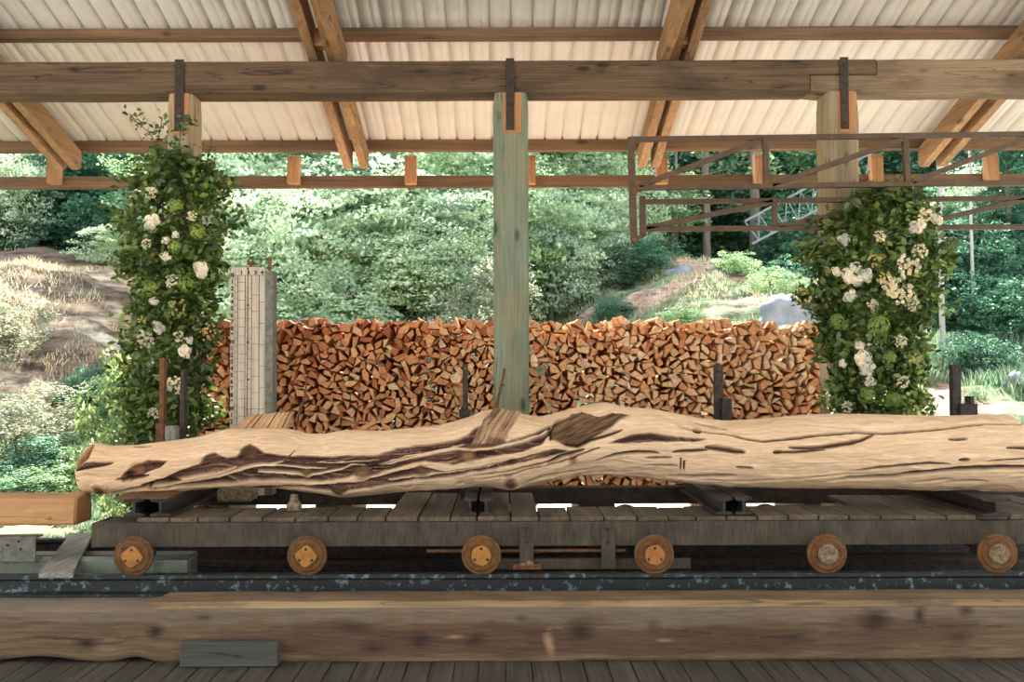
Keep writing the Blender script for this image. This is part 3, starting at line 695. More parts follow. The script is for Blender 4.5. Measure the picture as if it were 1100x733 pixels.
mb.tube([(cx, YS+.06, stp-.02), (cx, YS+.06, zz+.02)], .012, n=8)
for t in range(7): mb.tube([(cx, YS+.06, zz-.005), (cx+.028*math.cos(t*PI/3.5+.2), YS+.06+.01*(t % 2), zz+.016+.014*math.sin(t*1.9))], .007, n=6)
mb.build('top_bracket', M['rust'], sb)
# groove lines, ticks, numerals
ln = MB()
def PX(px, py): return at(px, py, YS)
def vline(px, y0, y1, w=.0025):
    a = PX(px, y0); b2 = PX(px, y1); ln.box(a.x-w/2, a.x+w/2, YS-.0025, YS+.001, b2.z, a.z)
def hline(x0, x1, py, w=.002):
    a = PX(x0, py); b2 = PX(x1, py); ln.box(a.x, b2.x, YS-.0025, YS+.001, a.z-w/2, a.z+w/2)
for px in (255.5, 263.5, 270.5, 278.5): vline(px, 296 if px != 266 else 286, 456)
vline(266.3, 286, 456, .004)
hline(249, 285, 296)
for i in range(23):
    y = 296+i*7.15
    if y < 455: hline(250.5, 255.5, y+3.5)
    if y < 452:
        hline(251, 253.2, y+1.7, .0015); hline(251, 253.2, y+5.3, .0015)
for i in range(17): hline(256, 263, 303.5+i*9.6 if i % 1 == 0 else 0)
for i in range(14): hline(266.3, 270.5, 310+i*10.8)
for i in range(9): hline(270.5, 278.5, 317+i*17.5)
for i in range(7): hline(278.5, 285, 324.5+i*23)
for i in range(12): hline(263.5, 266.3, 308+i*12)
for q in (289, 328, 368, 408): c = PX(266.3, q); ln.lathe((c.x, YS-.003, c.z), [(0, .007), (.003, .007)], n=10)
ln.build('scale_lines', M['ink'], sb)
def text_mesh(name, items, mat, parent, size, Y):
    """items: (string, x, z); meshes text and joins it"""
    V = []; Fc = []
    for s, x, z, sz in items:
        cu = bpy.data.curves.new('t', 'FONT'); cu.body = s; cu.size = sz; cu.align_x = 'CENTER'; cu.align_y = 'CENTER'; cu.extrude = .0008; cu.offset = sz*.03
        ob = bpy.data.objects.new('t', cu); COL.objects.link(ob)
        dg = bpy.context.evaluated_depsgraph_get(); me = bpy.data.meshes.new_from_object(ob.evaluated_get(dg))
        b0 = len(V)
        V += [(x+v.co.x, Y-v.co.z, z+v.co.y) for v in me.vertices]
        Fc += [tuple(b0+i for i in p.vertices) for p in me.polygons]
        bpy.data.objects.remove(ob); bpy.data.curves.remove(cu); bpy.data.meshes.remove(me)
    return MB().add(V, Fc).build(name, mat, parent)
it = []
for s, px in (('1', 259.5), ('2', 267), ('3', 274.5), ('4', 281.5)): c = PX(px, 293); it.append((s, c.x, c.z, .036))
names = ['0', '1', '2', '3', '4', '5', '6', '7', '8', '9', '10', '1', '2', '3', '4', '5', '6', '7', '8', '9', '20', '1', '2']
for i, s in enumerate(names):
    c = PX(249.6-(i*.04), 296+i*7.15)
    if i == 0: c = PX(249.8, 296)
    it.append((s, c.x, c.z, .040 if len(s) == 1 else .034))
for q in it: text_mesh('numeral', [q], M['ink'], sb, .03, YS-.0035)
# =================================================================== THE LOG
poly_px = lambda pts: np.array(pts, float)
TOP = np.array([(84, 503), (86, 492), (92, 483), (102, 475), (110, 477), (120, 479), (150, 478), (180, 474), (210, 470), (232, 465), (246, 461), (300, 460), (312, 461), (330, 466), (350, 466), (370, 462), (410, 463), (440, 460), (470, 457), (490, 452), (510, 446), (518, 442), (532, 439), (545, 442), (562, 445), (580, 448), (604, 442), (630, 435), (650, 432), (670, 437), (700, 439), (720, 443), (750, 449), (780, 452), (820, 450), (860, 446), (900, 444.5), (936, 445), (1010, 447), (1045, 446), (1084, 445), (1092, 451), (1100, 462), (1112, 470), (1130, 474)], float)
BOT = np.array([(84, 513), (86, 522), (92, 528), (120, 530), (160, 530), (190, 529), (210, 526), (240, 524), (260, 524), (300, 525), (320, 528), (340, 530), (370, 535), (400, 532), (450, 527), (510, 523), (530, 524), (548, 527), (580, 520), (620, 511), (650, 510), (700, 514), (740, 519), (780, 523), (840, 525), (920, 525), (955, 525), (1010, 527), (1100, 529), (1130, 528)], float)
XS = np.concatenate([np.linspace(84, 110, 45), np.linspace(110.8, 1130, 1150)])
NF, NB = 170, 50
top = np.interp(XS, TOP[:, 0], TOP[:, 1]); bot = np.interp(XS, BOT[:, 0], BOT[:, 1])
def smooth(a, k=5): 
    b = np.pad(a, k, mode='edge'); return np.convolve(b, np.ones(2*k+1)/(2*k+1), 'valid')
top[45:] = smooth(top, 4)[45:]; bot[45:] = smooth(bot, 4)[45:]
tt = (1-np.cos(np.pi*np.arange(NF+1)/NF))/2
PXg = XS[:, None]*np.ones(NF+1); T = tt[None, :]*np.ones((len(XS), 1)); PYg = top[:, None]+(bot-top)[:, None]*T
def seg_field(pts, hw, X, Y, tapers=True):
    pts = np.array(pts, float); f = np.zeros_like(X)
    L = np.concatenate([[0], np.cumsum(np.hypot(*np.diff(pts[:, :2], axis=0).T))]); tot = L[-1]
    for i in range(len(pts)-1):
        a, b = pts[i], pts[i+1]; d = b-a; l2 = d@d
        u = np.clip(((X-a[0])*d[0]+(Y-a[1])*d[1])/l2, 0, 1)
        D = np.hypot(X-a[0]-u*d[0], Y-a[1]-u*d[1]); s = (L[i]+u*math.sqrt(l2))/tot
        w = hw*1.4*(np.clip(4*s*(1-s), 0, 1)**.45 if tapers else 1)+.25
        f = np.maximum(f, np.clip(1.35-D/w, 0, 1))
    return f
def poly_field(pts, X, Y, soft=1.6):
    pts = np.array(pts, float); n = len(pts); inside = np.zeros(X.shape, bool); D = np.full(X.shape, 1e9)
    for i in range(n):
        a, b = pts[i], pts[(i+1) % n]
        c = (a[1] > Y) != (b[1] > Y)
        with np.errstate(divide='ignore', invalid='ignore'): xx = (b[0]-a[0])*(Y-a[1])/(b[1]-a[1]+1e-12)+a[0]
        inside ^= c & (X < xx)
        d = b-a; u = np.clip(((X-a[0])*d[0]+(Y-a[1])*d[1])/(d@d+1e-9), 0, 1)
        D = np.minimum(D, np.hypot(X-a[0]-u*d[0], Y-a[1]-u*d[1]))
    sd = np.where(inside, D, -D); return np.clip(.5+sd/soft, 0, 1), np.clip(sd, 0, None)
# jitter of sampling coordinates for organic edges
JX = PXg+(fbm(PXg/9, PYg/5, 40)-.5)*4; JY = PYg+(fbm(PXg/11, PYg/6, 50)-.5)*2.6
bark = np.zeros_like(PXg); depth = np.zeros_like(PXg)
P2 = [(160, 519), (185, 511), (204, 503), (224, 496), (230, 487), (240, 485), (254, 490), (262, 488), (270, 478), (277, 475), (284, 480), (292, 485), (320, 487), (356, 488), (386, 487), (406, 487), (430, 480), (460, 475), (490, 471), (505, 466), (511, 459), (518, 455), (525, 468), (545, 472), (570, 464), (590, 455), (594, 458), (588, 466), (580, 475), (560, 482), (530, 488), (510, 492), (490, 497), (460, 492), (442, 496), (420, 503), (400, 510), (386, 509), (370, 512), (350, 515), (320, 514), (290, 516), (275, 516), (250, 520), (200, 521), (170, 525)]
P1 = [(140, 511), (147, 503), (156, 498), (168, 492), (189, 494), (182, 499), (170, 504), (160, 511), (148, 514)]
P3 = [(250, 525), (284, 521), (330, 519), (360, 516.5), (380, 515.5), (392, 515), (402, 511), (430, 504), (446, 500), (456, 497), (466, 501), (480, 504), (510, 499), (530, 495), (560, 488), (580, 483), (594, 480), (609, 482), (594, 487), (570, 492), (550, 496), (520, 503), (500, 507), (480, 511), (460, 512), (430, 517), (400, 522), (380, 524), (366, 531), (360, 526), (330, 524)]
P6 = [(650, 473), (668, 467), (682, 463), (700, 464), (720, 467), (752, 470), (740, 472), (700, 472), (670, 473.5)]
P7 = [(96, 499), (104, 494), (128, 495), (118, 497), (106, 501), (92, 505)]
for P, dp in ((P2, .045), (P1, .05), (P3, .03), (P6, .03), (P7, .02)):
    f, sd = poly_field(P, JX, JY, 1.5); bark = np.maximum(bark, f); depth = np.maximum(depth, f*np.clip(.4+sd/8, 0, 1)*dp)
# pale ridges inside the bark band
for pts, hw in (([(175, 523), (200, 517), (240, 513), (260, 505), (280, 499), (300, 496), (316, 491)], 1.7), ([(284, 506), (310, 506), (326, 507), (336, 511), (350, 507), (370, 502), (384, 496), (396, 497)], 1.1), ([(405, 500), (430, 493), (450, 488), (490, 479), (510, 480), (525, 479), (550, 474), (580, 464), (590, 458), (597, 452)], 1.6), ([(296, 497), (330, 500), (356, 501)], .9), ([(410, 496), (440, 487), (470, 482), (500, 474)], .7), ([(170, 523), (205, 514), (240, 509), (262, 500)], .8), ([(300, 520), (340, 517), (380, 513)], .6), ([(420, 514), (460, 508), (500, 503), (540, 494)], .6), ([(345, 494), (380, 493), (410, 491)], .6)):
    f = seg_field(pts, hw, JX, JY); bark = bark*(1-f); depth = depth*(1-f*.75)
# cracks
cr = np.zeros_like(PXg)
for pts, hw in (([(634, 493), (655, 486), (680, 483), (702, 484)], 1.2), ([(716, 483), (735, 481.5), (754, 480)], 1.1), ([(750, 477.5), (768, 480), (782, 482), (792, 483)], 2.2), ([(722, 457), (740, 461), (780, 466), (812, 472), (840, 469), (870, 465), (905, 462), (936, 463), (982, 460), (1027, 456), (1055, 454), (1092, 453)], .75), ([(738, 460), (743, 461), (748, 462)], 1.8), ([(740, 452), (758, 456), (776, 460)], .7), ([(836, 478), (860, 479), (900, 473), (912, 470), (926, 464)], 1.5), ([(822, 483), (840, 483), (874, 480)], .9), ([(820, 483.5), (830, 483)], 1.4), ([(688, 490), (716, 489)], .8), ([(690, 498), (722, 498)], .8), ([(712, 509), (740, 510), (784, 508.5)], 1.4), ([(880, 515), (900, 512), (936, 509), (976, 504), (1012, 500.5), (1054, 499), (1120, 500)], 1.7), ([(900, 503), (945, 497), (982, 494), (1003, 495)], .9), ([(1060, 478), (1080, 478.5), (1112, 478)], 1.1), ([(1003, 469), (1022, 468.5)], .8), ([(1011, 491), (1022, 490.5)], 1.1), ([(968, 515), (1010, 512)], .7), ([(1000, 516), (1020, 513), (1044, 514)], .8), ([(960, 523), (1000, 524), (1060, 526)], .7), ([(122, 529), (146, 524), (175, 519), (205, 515)], 1.2), ([(554, 522), (580, 510), (612, 505), (640, 500)], 1.1), ([(88, 504), (110, 499), (132, 495)], 1.2), ([(586, 495), (600, 488), (625, 480)], 1.6), ([(134, 513), (150, 513), (170, 508)], 1.3), ([(620, 474), (640, 468), (664, 460)], .9), ([(782, 499), (800, 500)], .8), ([(740, 514), (800, 515), (860, 510), (900, 506)], .5), ([(148, 480), (168, 479)], .7), ([(84, 515), (95, 515)], .8), ([(725, 490), (725.5, 503)], .5), ([(728.5, 492), (729, 503)], .5), ([(430, 520), (438, 523), (446, 518)], 1.1), ([(490, 518), (500, 516)], 1.1), ([(575, 500), (600, 494), (640, 478)], .6), ([(1040, 492), (1100, 488)], .4), ([(400, 500), (420, 497)], .6), ([(600, 512), (640, 506), (700, 503)], .5), ([(510, 514), (545, 508), (580, 497)], .6), ([(590, 471), (590, 460), (598, 452), (612, 447)], 1.6), ([(604, 475), (618, 477), (634, 469)], 1.3), ([(505, 509), (530, 506), (560, 500), (600, 490)], .6)):
    cr = np.maximum(cr, seg_field(pts, hw, PXg, JY*.5+PYg*.5))
# flow coordinate
mid = np.interp(XS, [84, 200, 300, 400, 500, 600, 700, 800, 900, 1000, 1130], [0, 4, 6, 8, 2, -8, -6, 2, 0, 2, 2])[:, None]
flow = T*34+mid*.25+(fbm(PXg/70, PYg/22, 61)-.5)*7+(fbm(PXg/18, PYg/12, 62)-.5)*1.6
knots = [(276, 484, 7, 1), (237, 492, 6, 1), (156, 502, 7, 2), (168, 498, 4, 0), (114, 523, 6, 1), (394, 505, 7, 3), (456, 503, 7, 3), (368, 526, 6, 1), (504, 487, 6, 2), (548, 516, 7, 0), (613, 490, 4, 2), (335, 506, 4.5, 3), (262, 509, 3, 3), (142, 512, 3, 3)]
kf = np.zeros_like(PXg); kc = np.zeros(PXg.shape+(3,)); ks = np.zeros_like(PXg)
kcol = [(.15, .075, .045), (.17, .09, .05), (.40, .20, .09), (.24, .145, .075)]
for (x, y, r_, c) in knots:
    D = np.hypot((PXg-x)/1.15, PYg-y)/r_; w = np.clip(1.6-D*1.25, 0, 1); ring = .8+.22*np.sin(D*16+fbm(PXg/3, PYg/3, int(x))*6)
    m_ = w > kf; kf = np.maximum(kf, w); kc[m_] = (np.array(kcol[c])*ring[..., None])[m_]; ks = np.maximum(ks, np.exp(-(D*.9)**2))
    flow = flow+np.exp(-(D/1.6)**2)*np.sign(PYg-y+.01)*1.5
g1 = vnoise(PXg/95, flow*2.6, 71); g2 = vnoise(PXg/50, flow*6, 72); g3 = vnoise(PXg/30, flow*1.1, 73)
sap = np.array([.76, .56, .385]); sap2 = np.array([.62, .42, .26]); sap3 = np.array([.86, .69, .50])
k_ = np.clip(g1*.5+g2*.25+g3*.35-.05, 0, 1)[..., None]
C = np.where(k_ < .5, sap2+(sap-sap2)*k_*2, sap+(sap3-sap)*(k_*2-1))
lefty = np.clip((330-PXg)/200, 0, 1)[..., None]*.35; C = C*(1-lefty)+C*np.array([.98, .86, .74])*lefty
fbk = vnoise(PXg/40, flow*3.2, 81)*.6+vnoise(PXg/22, flow*8, 82)*.4
b0 = np.array([.028, .013, .012]); b1_ = np.array([.115, .055, .045]); b2_ = np.array([.46, .29, .2])
fb = np.clip((fbk-.5)*1.5+.45, 0, 1)[..., None]; CB = np.where(fb < .62, b0+(b1_-b0)*fb/.62, b1_+(b2_-b1_)*(fb-.62)/.38)
bk_ = bark[..., None]; C = C*(1-bk_)+CB*bk_
# torn flap and burl: strips of brown fibre along their own direction
def torn(P, ang, C, seed, ca, cb, per, gam=1.0):
    f, sd = poly_field(P, JX, JY, 1.6); u = PXg*math.cos(ang)+PYg*math.sin(ang); v = -PXg*math.sin(ang)+PYg*math.cos(ang)
    s = np.clip((vnoise(u/26, v/per, seed)*.6+vnoise(u/9, v/per*1.7+5, seed+3)*.5-.08), 0, 1)**gam; cc = np.array(ca)*(1-s[..., None])+np.array(cb)*s[..., None]
    return C*(1-f[..., None])+cc*f[..., None], f, s
C, f1, s1 = torn([(507, 473), (513, 462), (520, 452), (532, 439), (548, 441), (560, 446), (554, 453), (548, 462), (542, 472), (525, 473)], R(-52), C, 91, (.05, .022, .014), (.70, .46, .28), 1.5)
C, f2, s2 = torn([(588, 470), (592, 456), (602, 450), (612, 446), (622, 444), (640, 448), (656, 444), (674, 446), (660, 452), (648, 460), (632, 470), (618, 477), (604, 475)], R(-24), C, 92, (.03, .014, .009), (.40, .24, .12), 1.25, 1.7)
C, f3, s3 = torn([(85, 492), (102, 475), (107, 479), (106, 488), (100, 496), (90, 505), (85, 504)], R(-50), C, 93, (.10, .035, .015), (.42, .19, .08), 3.0)
C = C*(1-kf[..., None])+kc*kf[..., None]
crc = (cr**1.2)[..., None]; C = C*(1-crc)+np.array([.055, .03, .02])*crc
# displacement (metres outward)
disp = -depth*1.25-cr*.028+ks*.018*(kf > 0)+f1*(.022+.014*s1)+f2*(.012+.02*s2)-f3*.03*s3
disp += (g1-.5)*.003+(g2-.5)*.0015*(1-bark)+(fbk-.5)*.016*bark+(fbm(PXg/40, T*5, 99)-.5)*.035
ENV = np.clip((PXg-84)/14, 0, 1)**.5
YC = 6.2
A = at_np(XS, top, YC); B = at_np(XS, bot, YC)
zc = (A[:, 2]+B[:, 2])/2; rz = (A[:, 2]-B[:, 2])/2; xc = (A[:, 0]+B[:, 0])/2
ry = rz*1.05
phi = np.pi*np.arange(NF+1)/NF                      # 0 top .. pi bottom, front side
edge = np.clip(np.sin(phi)*3, 0, 1)[None, :]
rr_ = 1.0
xf = xc[:, None]*np.ones(NF+1); zf_ = zc[:, None]+(rz[:, None]+disp*edge*ENV)*np.cos(phi)[None, :]; yf = YC-(ry[:, None]*ENV**.3+disp*edge*ENV)*np.sin(phi)[None, :]
# left end slants: lower lobe reaches further
phib = np.pi+np.pi*np.arange(1, NB)/NB
XB = XS[:, None]*np.ones(NB-1); nb = (fbm(XB/40, phib[None, :]*4*np.ones_like(XB), 120)-.5)*.04
xb_ = xc[:, None]*np.ones(NB-1); zb2 = zc[:, None]+(rz[:, None]+nb*np.abs(np.sin(phib)))*np.cos(phib)[None, :]; yb2 = YC-(ry[:, None]+nb)*np.sin(phib)[None, :]
zfull = np.concatenate([zf_, zb2], 1); yfull = np.concatenate([yf, yb2], 1); xfull = np.concatenate([xf, xb_], 1)
CBk = np.where(fbm(XB/60, phib[None, :]*14*np.ones_like(XB), 130)[..., None] < .5, sap, sap2)
CF = np.concatenate([C, CBk], 1)
# near the silhouettes hold the log clear of the bunks
V = np.stack([xfull, yfull, zfull], -1); nR = NF+NB; nX = len(XS)
V[..., 2] = np.maximum(V[..., 2], BT+.014-.0)*1.0 if False else V[..., 2]
idx = np.arange(nX*nR).reshape(nX, nR); nx_ = np.roll(idx, -1, 1)
Fq = np.stack([idx[:-1], nx_[:-1], nx_[1:], idx[1:]], -1).reshape(-1, 4)[:, ::-1]
Vl = V.reshape(-1, 3)
# caps
c0 = Vl[idx[0]].mean(0)+np.array([.01, 0, 0]); c1 = Vl[idx[-1]].mean(0)
Vl = np.vstack([Vl, c0, c1]); n0 = len(Vl)-2
caps = [(idx[0, j], idx[0, (j+1) % nR], n0, n0) for j in range(0)]
me = bpy.data.meshes.new('log')
cap0 = np.stack([idx[0], np.roll(idx[0], -1), np.full(nR, n0)], -1); cap1 = np.stack([np.roll(idx[-1], -1), idx[-1], np.full(nR, n0+1)], -1)
nq = len(Fq); nt_ = len(cap0)*2
me.vertices.add(len(Vl)); me.vertices.foreach_set('co', Vl.ravel())
loops = np.concatenate([Fq.ravel(), cap0.ravel(), cap1.ravel()]).astype(np.int32)
me.loops.add(len(loops)); me.loops.foreach_set('vertex_index', loops)
ls = np.concatenate([np.arange(nq)*4, nq*4+np.arange(nt_)*3]).astype(np.int32)
me.polygons.add(nq+nt_); me.polygons.foreach_set('loop_start', ls); me.update(calc_edges=True)
CL = np.vstack([CF.reshape(-1, 3), [.25, .12, .06], [.6, .42, .26]]); set_col(me, 'wood_colour', np.hstack([np.clip(CL, 0, 1), np.ones((len(CL), 1))]))
LOG = thing('cedar_log', 'huge gnarled pale cedar log with dark purple-brown furrows lying on the carriage', 'log', (0, YC, BT))
link_mesh('log_trunk', me, M['log'], LOG, smooth=True)
# sawn slab remnant on top at the back (px 250-315)
def slab_piece(name, pts_bottom, pts_top, Y, cols, parent):
    """strip-wise splinter slab; columns across, each a wedge of fibre"""
    nC = 36; nRw = 8; V = []; C_ = []
    for side in (0, 1):
        for i in range(nC):
            u = i/(nC-1)
            bx = np.interp(u, [0, 1], [pts_bottom[0][0], pts_bottom[1][0]]); by = np.interp(u, [0, 1], [pts_bottom[0][1], pts_bottom[1][1]])
            tx = np.interp(u, [0, 1], [pts_top[0][0], pts_top[1][0]]); ty = np.interp(u, [0, 1], [pts_top[0][1], pts_top[1][1]])
            h = math.sin(i*1.7)*.5+.5
            for j in range(nRw):
                w = j/(nRw-1); p = at(bx+(tx-bx)*w, by+(ty-by)*w+(h*1.2 if j == nRw-1 else 0), Y)
                V.append((p.x, Y+(side*.09)+(.014*h if side == 0 else 0)+w*.08, p.z)); C_.append(cols[int((u*23+math.sin(u*19)*2)) % len(cols)])
    Fc = []
    m2 = nC*nRw
    for i in range(nC-1):
        for j in range(nRw-1):
            a = i*nRw+j; Fc.append((a, a+nRw, a+nRw+1, a+1)); Fc.append((m2+a, m2+a+1, m2+a+nRw+1, m2+a+nRw))
        a = i*nRw+nRw-1; Fc.append((a, a+nRw, m2+a+nRw, m2+a)); a = i*nRw; Fc.append((a, m2+a, m2+a+nRw, a+nRw))
    for j in range(nRw-1):
        Fc.append((j, j+1, m2+j+1, m2+j)); a = (nC-1)*nRw+j; Fc.append((a, m2+a, m2+a+1, a+1))
    me = bpy.data.meshes.new(name); me.from_pydata(V, [], Fc); set_col(me, 'wood_colour', np.hstack([np.array(C_), np.ones((len(C_), 1))]))
    return link_mesh(name, me, M['log'], parent)
pal = [(.52, .33, .17), (.60, .42, .25), (.10, .05, .035), (.45, .27, .15), (.62, .44, .27), (.56, .38, .22)]
slab_piece('split_slab', [(244, 468), (302, 468)], [(262, 447), (311, 442.5)], 6.26, pal, LOG)
slab_piece('broken_stub', [(644, 441), (656, 443)], [(647, 430), (660, 431)], 6.14, [(.16, .07, .04), (.3, .15, .08), (.08, .04, .03)], LOG)
mb = MB()
for a, b in (((384, 463), (405, 453.5)), ((405, 453.5), (420, 463)), ((398, 461), (410, 456))): mb.bar(at(*a, 6.3), at(*b, 6.3), .012, .03)
mb.build('splinter', M['fresh'], LOG)
mb = MB().tube([at(305, 497, 5.99), at(311, 490, 5.96), at(317, 484, 5.95)], [.008, .005, .002], n=6); mb.build('splinter', M['rust'], LOG)
# =================================================================== FIREWOOD
YF = 8.98
rngF = np.random.default_rng(21)
ssz = 8.8
stack_x0, stack_x1 = 206, 902
def stop(px):
    return np.interp(px, [200, 215, 245, 300, 340, 400, 470, 520, 570, 620, 680, 700, 740, 770, 800, 850, 885, 905], [352, 346, 344, 344, 341, 342, 341, 343, 342, 343, 341, 338, 345, 338, 343, 346, 340, 372])
def sright(py): return np.interp(py, [330, 345, 372, 450, 545], [880, 884, 890, 900, 905])
pts = []
yy = 334.0; row = 0
while yy < 545:
    xx = stack_x0+(row % 2)*5
    while xx < stack_x1:
        pts.append((xx+rngF.normal(0, 3.0), yy+rngF.normal(0, 2.5))); xx += ssz
    yy += 7.1; row += 1
pts = np.array(pts); keep = (pts[:, 1] > stop(pts[:, 0])+3) & (pts[:, 0] < sright(pts[:, 1])-2) & (pts[:, 1] < 535)
# anisotropy: squash space locally by random shear per neighbourhood
ctr = pts
ang = rngF.uniform(0, PI, len(pts))
def clip(poly, nrm, d):
    out = []
    for i in range(len(poly)):
        a, b = poly[i], poly[(i+1) % len(poly)]; da = a@nrm-d; db = b@nrm-d
        if da <= 0: out.append(a)
        if (da < 0) != (db < 0) and abs(da-db) > 1e-12: out.append(a+(b-a)*(da/(da-db)))
    return out
wts = rngF.uniform(-18, 18, len(pts))
cells = []
for i in np.nonzero(keep)[0]:
    p = pts[i]; d2 = ((pts-p)**2).sum(1); nb_ = np.argsort(d2)[1:22]
    poly = [p+np.array(v) for v in ((-14, -14), (14, -14), (14, 14), (-14, 14))]
    for j in nb_:
        q = pts[j]; n = q-p; L2 = n@n
        d = (q@q-p@p+wts[i]-wts[j])/2
        poly = clip(poly, n, d)
        if len(poly) < 3: break
    if len(poly) < 3: continue
    poly = np.array(poly); c = poly.mean(0)
    # drop the shortest edges until 3-5 corners remain
    target = rngF.choice([3, 4, 4, 4, 5])
    while len(poly) > target:
        e = np.hypot(*(np.roll(poly, -1, 0)-poly).T); k = int(np.argmin(e)); poly[k] = (poly[k]+poly[(k+1) % len(poly)])/2; poly = np.delete(poly, (k+1) % len(poly), 0)
    c = poly.mean(0)
    a = rngF.normal(0, .28); ca, sa = math.cos(a), math.sin(a)
    s = rngF.uniform(.88, 1.04); e_ = rngF.uniform(0, PI); eu = np.array([math.cos(e_), math.sin(e_)]); ev = np.array([-eu[1], eu[0]])
    q_ = (poly-c)@np.array([[ca, sa], [-sa, ca]])*s; poly = np.outer(q_@eu, eu)*1.2+np.outer(q_@ev, ev)*rngF.uniform(.55, .9)+c
    ar = .5*abs(np.dot(poly[:, 0], np.roll(poly[:, 1], 1))-np.dot(poly[:, 1], np.roll(poly[:, 0], 1)))
    if ar < 9: continue
    cells.append((poly, c, ar))
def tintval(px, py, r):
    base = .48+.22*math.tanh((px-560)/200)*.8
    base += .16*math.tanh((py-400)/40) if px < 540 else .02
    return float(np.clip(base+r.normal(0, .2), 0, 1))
def billet(poly, c, r):
    dep = .38+r.uniform(-.03, .03); y0 = YF+r.uniform(-.06, .06) ; P = [at(q[0], q[1], YF) for q in poly]; cw = at(c[0], c[1], YF)
    tx, tz = r.normal(0, .02), r.normal(0, .02)
    fl = []; ins = .92
    fr = [(cw.x+(p.x-cw.x)*ins, y0+(p.x-cw.x)*r.normal(0, .15), cw.z+(p.z-cw.z)*ins) for p in P]
    md = [(p.x, y0+.006, p.z) for p in P]
    bk = [(p.x+tx, y0+dep, p.z+tz*0) for p in P]
    n = len(P); fs = [tuple(range(n)), tuple(range(3*n-1, 2*n-1, -1))]+[(L*n+i, (L+1)*n+i, (L+1)*n+(i+1) % n, L*n+(i+1) % n) for L in (0, 1) for i in range(n)]
    return fr+md+bk, fs
def visible(c):
    x, y = c
    if y > np.interp(x, TOP[:, 0], TOP[:, 1])-3: return False
    if 524 < x < 573 or 243 < x < 297: return False
    if x < 232 or x > 872: return False
    return True
order = sorted([i for i in range(len(cells)) if visible(cells[i][1])], key=lambda i: -cells[i][2])
big = set(order[:300])
V = []; Fc = []; TN = []
nred = 0
for i, (poly, c, ar) in enumerate(cells):
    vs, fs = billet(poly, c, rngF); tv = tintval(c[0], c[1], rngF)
    if rngF.random() < .93:  # second row added behind, to stop sun leaking through the gaps
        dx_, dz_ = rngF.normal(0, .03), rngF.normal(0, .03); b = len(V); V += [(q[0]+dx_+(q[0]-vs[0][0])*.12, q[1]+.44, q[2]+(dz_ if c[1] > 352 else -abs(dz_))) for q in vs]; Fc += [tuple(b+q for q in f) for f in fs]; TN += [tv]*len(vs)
    if i in big:
        left = c[0] < 545
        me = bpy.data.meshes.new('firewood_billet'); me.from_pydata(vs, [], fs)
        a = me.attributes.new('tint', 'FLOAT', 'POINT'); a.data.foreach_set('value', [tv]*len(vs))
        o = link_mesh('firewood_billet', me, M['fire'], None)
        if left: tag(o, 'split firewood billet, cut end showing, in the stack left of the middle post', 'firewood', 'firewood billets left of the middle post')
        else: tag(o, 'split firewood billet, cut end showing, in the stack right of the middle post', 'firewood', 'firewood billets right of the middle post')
    else:
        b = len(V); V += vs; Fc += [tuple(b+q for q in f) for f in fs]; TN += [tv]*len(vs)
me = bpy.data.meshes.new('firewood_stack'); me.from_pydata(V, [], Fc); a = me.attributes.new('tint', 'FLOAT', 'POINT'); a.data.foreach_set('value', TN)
o = link_mesh('firewood_stack', me, M['fire'], None); tag(o, 'rest of the long stack of split firewood behind the log, smaller and hidden pieces', 'firewood', kind='stuff')
print('billets', len(cells), len(big))
# sleepers under the stack
zs1 = at(550, 539, YF).z
for k, px in enumerate((230, 360, 500, 640, 780, 880)):
    c = at(px, 540, YF)
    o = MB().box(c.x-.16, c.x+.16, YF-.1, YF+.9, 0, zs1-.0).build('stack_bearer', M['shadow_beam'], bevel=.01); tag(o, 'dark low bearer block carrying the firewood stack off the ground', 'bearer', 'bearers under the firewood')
c0 = at(205, 540, YF); c1 = at(905, 540, YF)
# =================================================================== TERRAIN
CX = np.array([-16, -9.1, -6.9, -5.2, -3.5, .2, 2.4, 3.6, 5.6, 7.1, 9.4, 18])
CY = np.array([7.0, 9.5, 12, 14, 16, 18, 22, 28, 40, 70])
CZ = np.array([
 [0, 0, .3, 1.6, 3.0, 3.7, 4.2, 5.0, 9, 20],
 [0, 0, .1, 1.3, 2.9, 3.60, 4.1, 4.8, 9, 20],
 [0, 0, .0, .9, 2.3, 3.35, 4.0, 4.7, 9, 20],
 [0, 0, .1, .6, 1.3, 2.4, 3.6, 5.0, 9, 20],
 [0, 0, .1, .4, .9, 1.7, 3.0, 5.5, 10, 21],
 [0, 0, .1, .4, .9, 1.6, 3.2, 5.5, 10, 21],
 [0, 0, .1, .8, 1.9, 2.9, 3.8, 5.0, 8, 20],
 [0, 0, .1, .8, 2.0, 3.3, 4.1, 4.6, 7, 20],
 [0, 0, .1, .7, 1.8, 3.0, 3.5, 3.6, 6, 19],
 [0, 0, .3, .8, 1.35, 1.75, 2.2, 2.9, 6, 19],
 [0, 0, .25, .75, 1.3, 1.8, 2.3, 3.0, 6, 19],
 [0, 0, .2, .7, 1.3, 1.9, 2.5, 3.5, 7, 20]], float)
def sstep(t): return t*t*(3-2*t)
